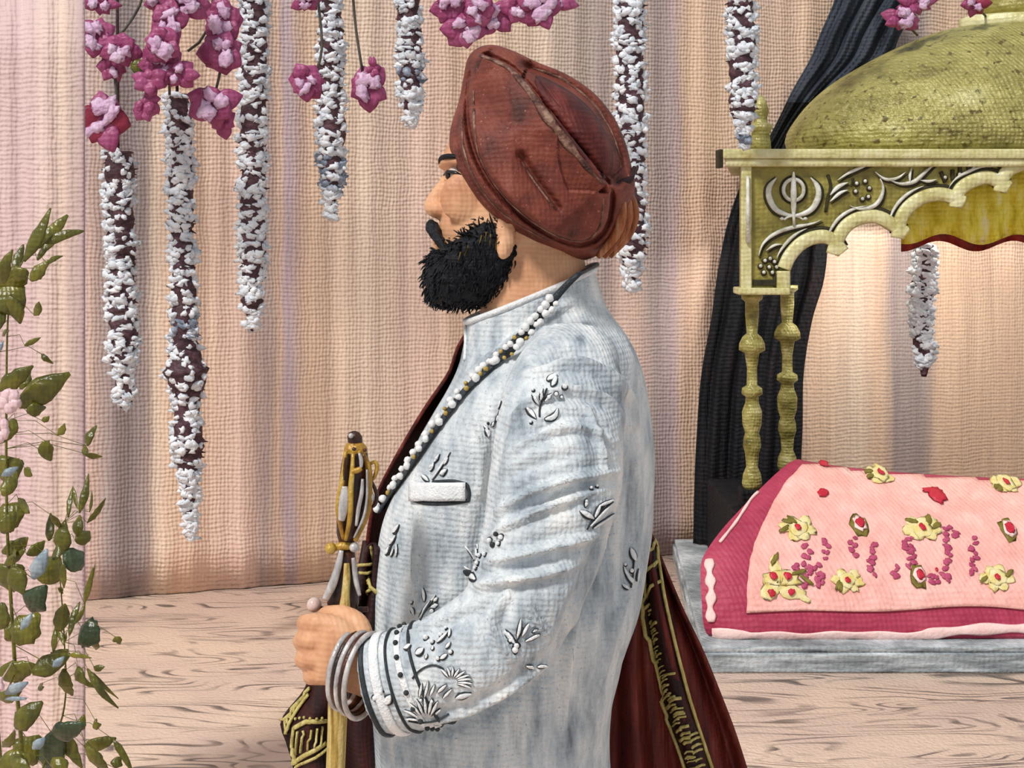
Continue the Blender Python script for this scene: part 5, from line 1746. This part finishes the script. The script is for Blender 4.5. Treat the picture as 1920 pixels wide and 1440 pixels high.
# cuff bands and collar edge
def cuff_ring(t, grow, w, name, mat, th=0.002):
    k = t*(len(sl)-1)
    i = min(int(k), len(sl)-2)
    q = [a*(1-(k-i))+b*(k-i) for a, b in zip(sl[i], sl[i+1])]
    c = Vector(q[:3])
    d = (Vector(sl[min(i+2, len(sl)-1)][:3])-Vector(sl[max(i-1, 0)][:3])).normalized()
    up = Vector((0, 0, 1)); up = (up-d*up.dot(d)).normalized()
    sd_ = d.cross(up)
    pts = [c+up*math.cos(a)*(q[3]+grow)+sd_*math.sin(a)*(q[3]*0.80+grow) for a in [2*math.pi*j/40 for j in range(40)]]
    nr = [(p-c).normalized() for p in pts]
    for j in range(40):                 # seat the band on the cloth
        hit = jb.ray_cast(c, nr[j], 0.09)[0]
        if hit is not None:
            pts[j] = hit+nr[j]*(grow*0.4)
    ds = [(p-c).length for p in pts]
    pts = [c+nr[j]*((ds[j-1]+ds[j]+ds[(j+1) % 40])/3) for j in range(40)]
    return MB().tube(pts, w, 8, 0, nr, th, loop=True).build(name, mat, jacket), pts, nr
cuff_ring(0.985, 0.002, 0.0030, 'cuff_edge', M['dark_thread'])
cuff_ring(0.955, 0.003, 0.0060, 'cuff_band', M['white_thread'])
cuff_ring(0.925, 0.0025, 0.0016, 'cuff_line', M['dark_thread'])
cuff_ring(0.865, 0.0025, 0.0018, 'cuff_line', M['dark_thread'])
_, pts, nr = cuff_ring(0.895, 0.001, 0.004, 'cuff_band', M['white_thread'], 0.0012)
mb = MB()
for j in range(0, 40, 2):
    mb.blob(pts[j]+nr[j]*0.002, 0.0030, 0, 8, 5)
mb.build('cuff_dots', M['dark_thread'], jacket)
mb = MB()
ps = [p for p in torso_rings()[0]]
mb.tube(ps, 0.004, 8, 0, loop=True)
mb.build('collar_edge', M['white_thread'], jacket)
mb = MB()
ps, ns = on_jacket([(874, 612), (874, 650), (872, 676)], 10, 0.001, 1.7)
mb.tube(ps, 3.5*S0, 8, 0, ns, 0.002)
mb.build('front_placket', M['white_thread'], jacket)

# --- necklace: dark cord with two rows of pearls
NP = [(1092, 508), (1062, 534), (1040, 560), (1012, 592), (984, 624), (956, 655), (926, 690), (896, 716), (870, 742), (845, 776), (822, 806), (800, 838), (780, 868), (758, 898), (738, 924), (720, 948), (708, 968)]
neck_root = empty('pearl_necklace', Q(900, 720, -0.15))
tag(neck_root, 'long pearl and gold bead necklace on a dark cord across the white jacket', 'necklace')
ps, ns = on_jacket(NP, 90, 0.0022, 1.66)
sm = [sum((ps[max(0, min(89, i+k))] for k in (-2, -1, 0, 1, 2)), Vector())/5 for i in range(90)]
for _ in range(2):
    sm = [sum((sm[max(0, min(89, i+k))] for k in (-2, -1, 0, 1, 2)), Vector())/5 for i in range(90)]
ps = [a+nn*0.002 for a, nn in zip(sm, ns)]
# carry the cord round the far side of the neck
loop = list(ps)
MB().tube(loop, [interp(i/89.0, [(0, 5), (0.25, 10), (1, 15)])*1.62/F for i in range(90)], 8, 0, ns, 0.0022).build('cord', M['cord'], neck_root)
cc = [tuple(ps[0]), tuple(Q(1108, 498, -0.04)), tuple(Q(1120, 496, 0.0)), tuple(Q(1100, 506, 0.05)), tuple(Q(1040, 560, 0.10)), tuple(Q(960, 650, 0.135)), tuple(Q(880, 740, 0.14)), tuple(Q(800, 850, 0.13)), tuple(Q(730, 950, 0.09)), tuple(ps[-1])]
MB().tube([Vector(q) for q in catmull(cc, 50)], 0.003, 6).build('back_cord', M['cord'], neck_root)
rr = random.Random(4)
i = 12
k = 0
while i < 90:
    t = (ps[min(i+1, 89)]-ps[i-1]).normalized()
    sd_ = t.cross(ns[i]).normalized()
    for q in (-1, 1):
        if i < 22 and q == 1 and rr.random() < 0.4:
            continue
        gold = rr.random() < 0.16
        r_ = (rr.uniform(6.2, 9.0) if not gold else rr.uniform(4.2, 5.4))*1.6/F
        c = ps[i]+sd_*(q*7.6+rr.uniform(-2, 2))*1.6/F+ns[i]*(0.0025+r_*0.4)+t*rr.uniform(-.002, .002)
        MB().blob(c, (r_, r_*0.9, r_*rr.uniform(0.85, 1.1)), 0, 12, 8, 0.12, None, k).build('gold_bead' if gold else 'pearl', M['gold_bead'] if gold else M['pearl'], neck_root)
        k += 1
    i += 3 if i > 40 else 2

# --- stole: maroon with gold borders
stole = MB()
rows = []
for y, xl, xr in catmull([(985, 1196, 1216), (1010, 1196, 1226), (1050, 1190, 1242), (1100, 1182, 1262), (1180, 1160, 1296), (1250, 1142, 1330), (1330, 1130, 1363), (1440, 1124, 1404), (1600, 1118, 1450), (1900, 1116, 1520), (2050, 1110, 1540)], 70):
    row = []
    g_ = min(1.0, max(0.0, (y-1000)/140.0))
    for j in range(41):
        t = j/40.0
        fold = 0.020*math.sin(t*15.0+0.8)+0.008*math.sin(t*33+2.0)
        row.append(Q(xl+(xr-xl)*t, y, 0.065+0.02*t+fold*g_))
    rows.append(row)
stole.grid(rows)
srows = rows
so = stole.build('stole_back', M['maroon'], person, solid=0.004)
sbv = BVHTree.FromPolygons(stole.v, stole.f)
def on_sheet(bv, pts, n, off):
    ps, ns = [], []
    for q in catmull(pts, n):
        p, nn = surf(bv, q[0], q[1], off, Y0+0.06)
        ps.append(p); ns.append(nn)
    return ps, ns
LB = [(1200, 1046), (1201, 1110), (1215, 1207), (1237, 1297), (1271, 1380), (1292, 1440), (1330, 1560)]
RB = [(1222, 1008), (1234, 1102), (1252, 1185), (1271, 1260), (1294, 1342), (1327, 1440), (1366, 1560)]
cl, cr_ = catmull(LB, 60), catmull(RB, 60)
bm_ = MB()
rows = []
for a, b in zip(cl, cr_):
    rows.append([surf(sbv, a[0]+(b[0]-a[0])*t, a[1]+(b[1]-a[1])*t, 0.004, Y0+.06)[0] for t in (0, .2, .4, .6, .8, 1)])
MB().grid(rows).build('border_ground', M['maroon_dark'], so, solid=0.002)
for nm, pts in (('border_edge', cl), ('border_edge', cr_)):
    ps, ns = on_sheet(sbv, pts, 60, 0.0065)
    MB().tube(ps, 4.6*Y0/F, 8, 0, ns, 0.0022).build(nm, M['gold_braid'], so)
bd_ = MB()
rr = random.Random(8)
for i in range(1, 58):
    a, b = cl[i], cr_[i]
    if i < 12:
        if i % 4 == 1:
            x0, y0, x1, y1 = a[0]+2, a[1]+14, b[0]-2, b[1]-4
            ps, ns = on_sheet(sbv, [(x0, y0), ((x0+x1)/2, (y0+y1)/2+4), (x1, y1)], 8, 0.006)
            bd_.tube(ps, 3.8*Y0/F, 6, 0, ns, 0.002)
        continue
    for q in range(2):
        t0 = rr.uniform(0.12, 0.5); t1 = t0+rr.uniform(0.15, 0.4)
        yy = rr.uniform(-3, 3)
        ps, ns = on_sheet(sbv, [(a[0]+(b[0]-a[0])*t0, a[1]+(b[1]-a[1])*t0+yy), (a[0]+(b[0]-a[0])*(t0+t1)/2, a[1]+(b[1]-a[1])*(t0+t1)/2+yy-3), (a[0]+(b[0]-a[0])*t1, a[1]+(b[1]-a[1])*t1+yy-2)], 6, 0.006)
        bd_.tube(ps, [rr.uniform(1.2, 3.4)*Y0/F]*6, 6, 0, ns, 0.002)
bd_.build('border_pattern', M['gold_braid'], so)
# front fall, from the far shoulder down the chest and past the sword hand
rows = []
for x, y in catmull([(890, 610), (864, 650), (846, 700), (800, 768), (750, 852), (712, 928), (696, 1000), (692, 1080), (690, 1160), (688, 1240)], 44):
    rows.append([Q(x-5+900*max(0.0, d-0.02)**1.5*2.2, y, d) for d in (-0.008, 0.01, 0.03, 0.055, 0.08, 0.11, 0.14)])
MB().grid(rows).build('stole_front', M['maroon'], person, solid=0.004)
fm = MB()
rows = []
for y, xl, xr in catmull([(1010, 684, 722), (1100, 664, 722), (1180, 620, 722), (1250, 588, 722), (1290, 572, 724), (1345, 530, 726), (1385, 540, 728), (1440, 556, 730), (1600, 570, 740), (1900, 590, 760)], 60):
    row = []
    for j in range(31):
        t = j/30.0
        row.append(Q(xl+(xr-xl)*t, y, -0.030-0.02*t+0.014*math.sin(t*13+1)+0.006*math.sin(y*0.02)))
    rows.append(row)
fm.grid(rows)
ff = fm.build('stole_fall', M['maroon_dark'], person, solid=0.004)
fbv = BVHTree.FromPolygons(fm.v, fm.f)
g1 = MB()
def gline(mb, pts, w, n=14, off=0.005):
    ps, ns = on_sheet(fbv, pts, n, off)
    mb.tube(ps, [w*1.72/F]*n, 7, 0, ns, 0.002)
for pts, w in (([(586, 1290), (560, 1318), (526, 1350)], 4), ([(584, 1304), (562, 1334), (538, 1374)], 4), ([(557, 1366), (582, 1352), (608, 1348)], 4.5), ([(557, 1366), (552, 1400), (549, 1434)], 4.5), ([(550, 1432), (580, 1412), (606, 1394)], 4.5), ([(552, 1440), (590, 1420), (610, 1402)], 3)):
    gline(g1, pts, w)
for k in range(6):
    t = k/5.0
    gline(g1, [(578-42*t, 1302+44*t), (566-28*t, 1318+48*t)], 2.6, 6)
for k in range(5):
    x = 564+k*9
    gline(g1, [(x, 1372-k*3), (x-2, 1392-k*3), (x-3, 1412-k*3.5)], 2.2, 8)
for k in range(6):
    x = 560+k*8
    p, nn = surf(fbv, x, 1350-k*1.6, 0.005, 1.74)
    g1.blob(p, 3*1.74/F, 0, 8, 5)
g1.build('gold_border', M['gold_braid'], ff)
g1 = MB()
gline(g1, [(688, 1018), (694, 1060), (704, 1116)], 4)
for k in range(5):
    gline(g1, [(678+k*2, 1062+k*13), (686+k*2.4, 1058+k*13), (693+k*2, 1054+k*13)], 3.0, 6)
g1.build('gold_border', M['gold_braid'], ff)

# --- bangle on the wrist
bc = P(652, 1256, 1.53)
ax_ = Vector((-0.83, 0.50, 0.12)).normalized()
u_ = Vector((0, 0, 1)); u_ = (u_-ax_*u_.dot(ax_)).normalized()
v_ = ax_.cross(u_)
bang = empty('bangle', bc)
tag(bang, 'silver bangle round the wrist of the person, between fist and white cuff', 'bangle')
for off_, rr_, w, nm, mat in ((0.0, 0.033, 0.0036, 'ring', M['silver']), (-0.012, 0.0345, 0.0032, 'ring', M['silver']), (-0.0235, 0.036, 0.0030, 'ring', M['silver']), (-0.006, 0.0325, 0.0034, 'inner_band', M['sword_dark']), (-0.018, 0.034, 0.0034, 'inner_band', M['sword_dark'])):
    MB().tube([bc+ax_*off_+u_*math.cos(a)*rr_*1.30+v_*math.sin(a)*rr_ for a in [2*math.pi*j/40 for j in range(40)]], w, 10, loop=True).build(nm, mat, bang)

# ------------------------------------------------------------------ sword in the fist
YS = 1.575
ss = YS/F
sword = empty('sword', P(640, 1210, YS))
tag(sword, 'sheathed sword with ornate gilded hilt held upright in the fist of the person', 'sword')
def lathe_axis(mb, prof, mi=0, n=18):
    """turned about the tilted sword axis; prof = (photo y, photo x, half width in px)"""
    mb.loft([[P(x, y, YS)+Vector((r_*ss*math.cos(2*math.pi*j/n), r_*ss*math.sin(2*math.pi*j/n)*0.8, 0)) for j in range(n)] for y, x, r_ in prof], mi)
    return mb
lathe_axis(MB(), [(808, 664, 3), (811, 664, 10), (818, 665, 14), (828, 666, 14), (836, 666, 11)]).build('pommel', M['sword_dark'], sword)
MB().blob(P(658, 817, YS-0.010), (5*ss, 0.003, 5*ss), 0, 10, 6).build('pommel_gem', M['silver'], sword)
lathe_axis(MB(), [(834, 666, 12), (846, 667, 22), (870, 666, 26), (900, 664, 28), (940, 661, 29), (975, 658, 27), (1000, 653, 22), (1016, 650, 15), (1040, 650, 12)]).build('hilt_core', M['sword_dark'], sword)
lathe_axis(MB(), [(826, 666, 8), (832, 666, 17), (840, 667, 22), (848, 667, 22.5), (856, 667, 20)]).build('hilt_cap', M['sword_gold'], sword)
def strap(pts, w, name, mat, dep, th=0.003, tap=(0.7, 1, 1, 0.7)):
    c = catmull([(x, y, d) for (x, y), d in zip(pts, dep)], 22)
    ps = [P(x, y, YS+d) for x, y, d in c]
    w = w*1.25
    return MB().tube(ps, [w*ss*interp(i/21.0, [(0, tap[0]), (.3, tap[1]), (.7, tap[2]), (1, tap[3])]) for i in range(22)], 8, 0, Vector((0, -1, 0)), th).build(name, mat, sword)
d1 = (-0.014, -0.017, -0.019, -0.019, -0.014)
strap([(648, 846), (645, 880), (640, 912), (634, 955), (644, 1010)], 4.2, 'gilt_strap', M['sword_gold'], d1)
strap([(662, 850), (660, 890), (658, 914), (656, 970), (648, 1012)], 4.2, 'gilt_strap', M['sword_gold'], (-0.016, -0.02, -0.021, -0.021, -0.015))
strap([(676, 846), (690, 872), (692, 920), (688, 962), (666, 1014)], 5.0, 'gilt_strap', M['sword_gold'], (-0.014, -0.011, -0.011, -0.012, -0.014))
strap([(688, 880), (688, 930), (682, 968), (664, 1008)], 2.2, 'silver_edge', M['silver'], (-0.016, -0.016, -0.017, -0.017))
strap([(680, 898), (678, 925), (672, 955), (668, 985)], 3.2, 'silver_inlay', M['silver'], (-0.018, -0.020, -0.020, -0.018))
strap([(646, 912), (645, 935), (643, 958), (640, 975)], 7.5, 'silver_panel', M['silver'], (-0.0195, -0.022, -0.022, -0.020))
strap([(648, 858), (646, 880), (646, 900)], 2.2, 'bronze_line', M['sword_dark'], (-0.020, -0.021, -0.022))
strap([(674, 850), (677, 862), (677, 876)], 3.0, 'silver_inlay', M['silver'], (-0.018, -0.020, -0.020))
strap([(660, 884), (670, 882), (678, 878)], 4.4, 'gilt_collar', M['sword_gold'], (-0.021, -0.021, -0.02))
for x, y in ((664, 842), (684, 844), (674, 848), (683, 854)):
    MB().blob(P(x, y, YS-0.0165), (4*ss, 0.0025, 3.4*ss), 0, 10, 6).build('gilt_stud', M['sword_dark'] if y < 846 else M['sword_gold'], sword)
strap([(692, 872), (702, 866), (707, 874), (704, 890), (697, 902)], 3.2, 'guard_hook', M['sword_gold'], (-0.004,)*5)
strap([(696, 900), (706, 926), (704, 944), (696, 950), (690, 940)], 3.0, 'knuckle_guard', M['sword_dark'], (-0.004,)*5)
MB().blob(P(697, 932, YS-0.008), (5.5*ss, 0.005, 9*ss), 0, 12, 8).build('guard_bead', M['silver'], sword)
for x, y, r_, m_ in ((620, 1028, 11, M['sword_gold']), (664, 1026, 9.5, M['silver']), (589, 1134, 14, M['rosy_gem'])):
    MB().blob(P(x, y, YS-(0.010 if x > 600 else 0.0)), r_*ss, 0, 16, 10).build('guard_ball', m_, sword)
MB().tube([P(617, 1029, YS-0.004), P(640, 1024, YS-0.008), P(668, 1024, YS-0.006)], [5*ss, 8*ss, 6*ss], 10).build('cross_guard', M['sword_gold'], sword)
MB().tube([P(589, 1138, YS), P(612, 1144, YS), P(640, 1146, YS), P(690, 1142, YS)], [4*ss, 6*ss, 8*ss, 5*ss], 10).build('lower_guard', M['sword_dark'], sword)
lathe_axis(MB(), [(1030, 650, 15), (1060, 648, 20), (1100, 645, 28), (1130, 643, 30), (1146, 642, 26)]).build('grip', M['sword_dark'], sword)
strap([(640, 1032), (634, 1062), (624, 1094), (610, 1124)], 6.0, 'grip_strap', M['silver'], (-0.012, -0.014, -0.017, -0.016), tap=(.6, .9, 1.1, .9))
strap([(650, 1056), (650, 1082), (648, 1112), (646, 1142)], 7.0, 'grip_strap', M['scabbard'], (-0.013, -0.016, -0.020, -0.020), tap=(.6, .8, .9, 1.25))
strap([(662, 1046), (665, 1070), (668, 1092), (674, 1116)], 4.0, 'grip_strap', M['silver'], (-0.011, -0.013, -0.015, -0.014))
lathe_axis(MB(), [(1140, 642, 17), (1200, 640, 15), (1290, 636, 16), (1302, 634, 19), (1370, 632, 18), (1440, 629, 18), (1600, 622, 16), (1800, 612, 13), (1960, 604, 9), (2000, 602, 4)]).build('scabbard', M['scabbard'], sword)
lathe_axis(MB(), [(1296, 634.5, 19.5), (1299, 634.5, 20.5), (1306, 634, 20.5), (1309, 634, 19.5)]).build('scabbard_throat', M['sword_dark'], sword)
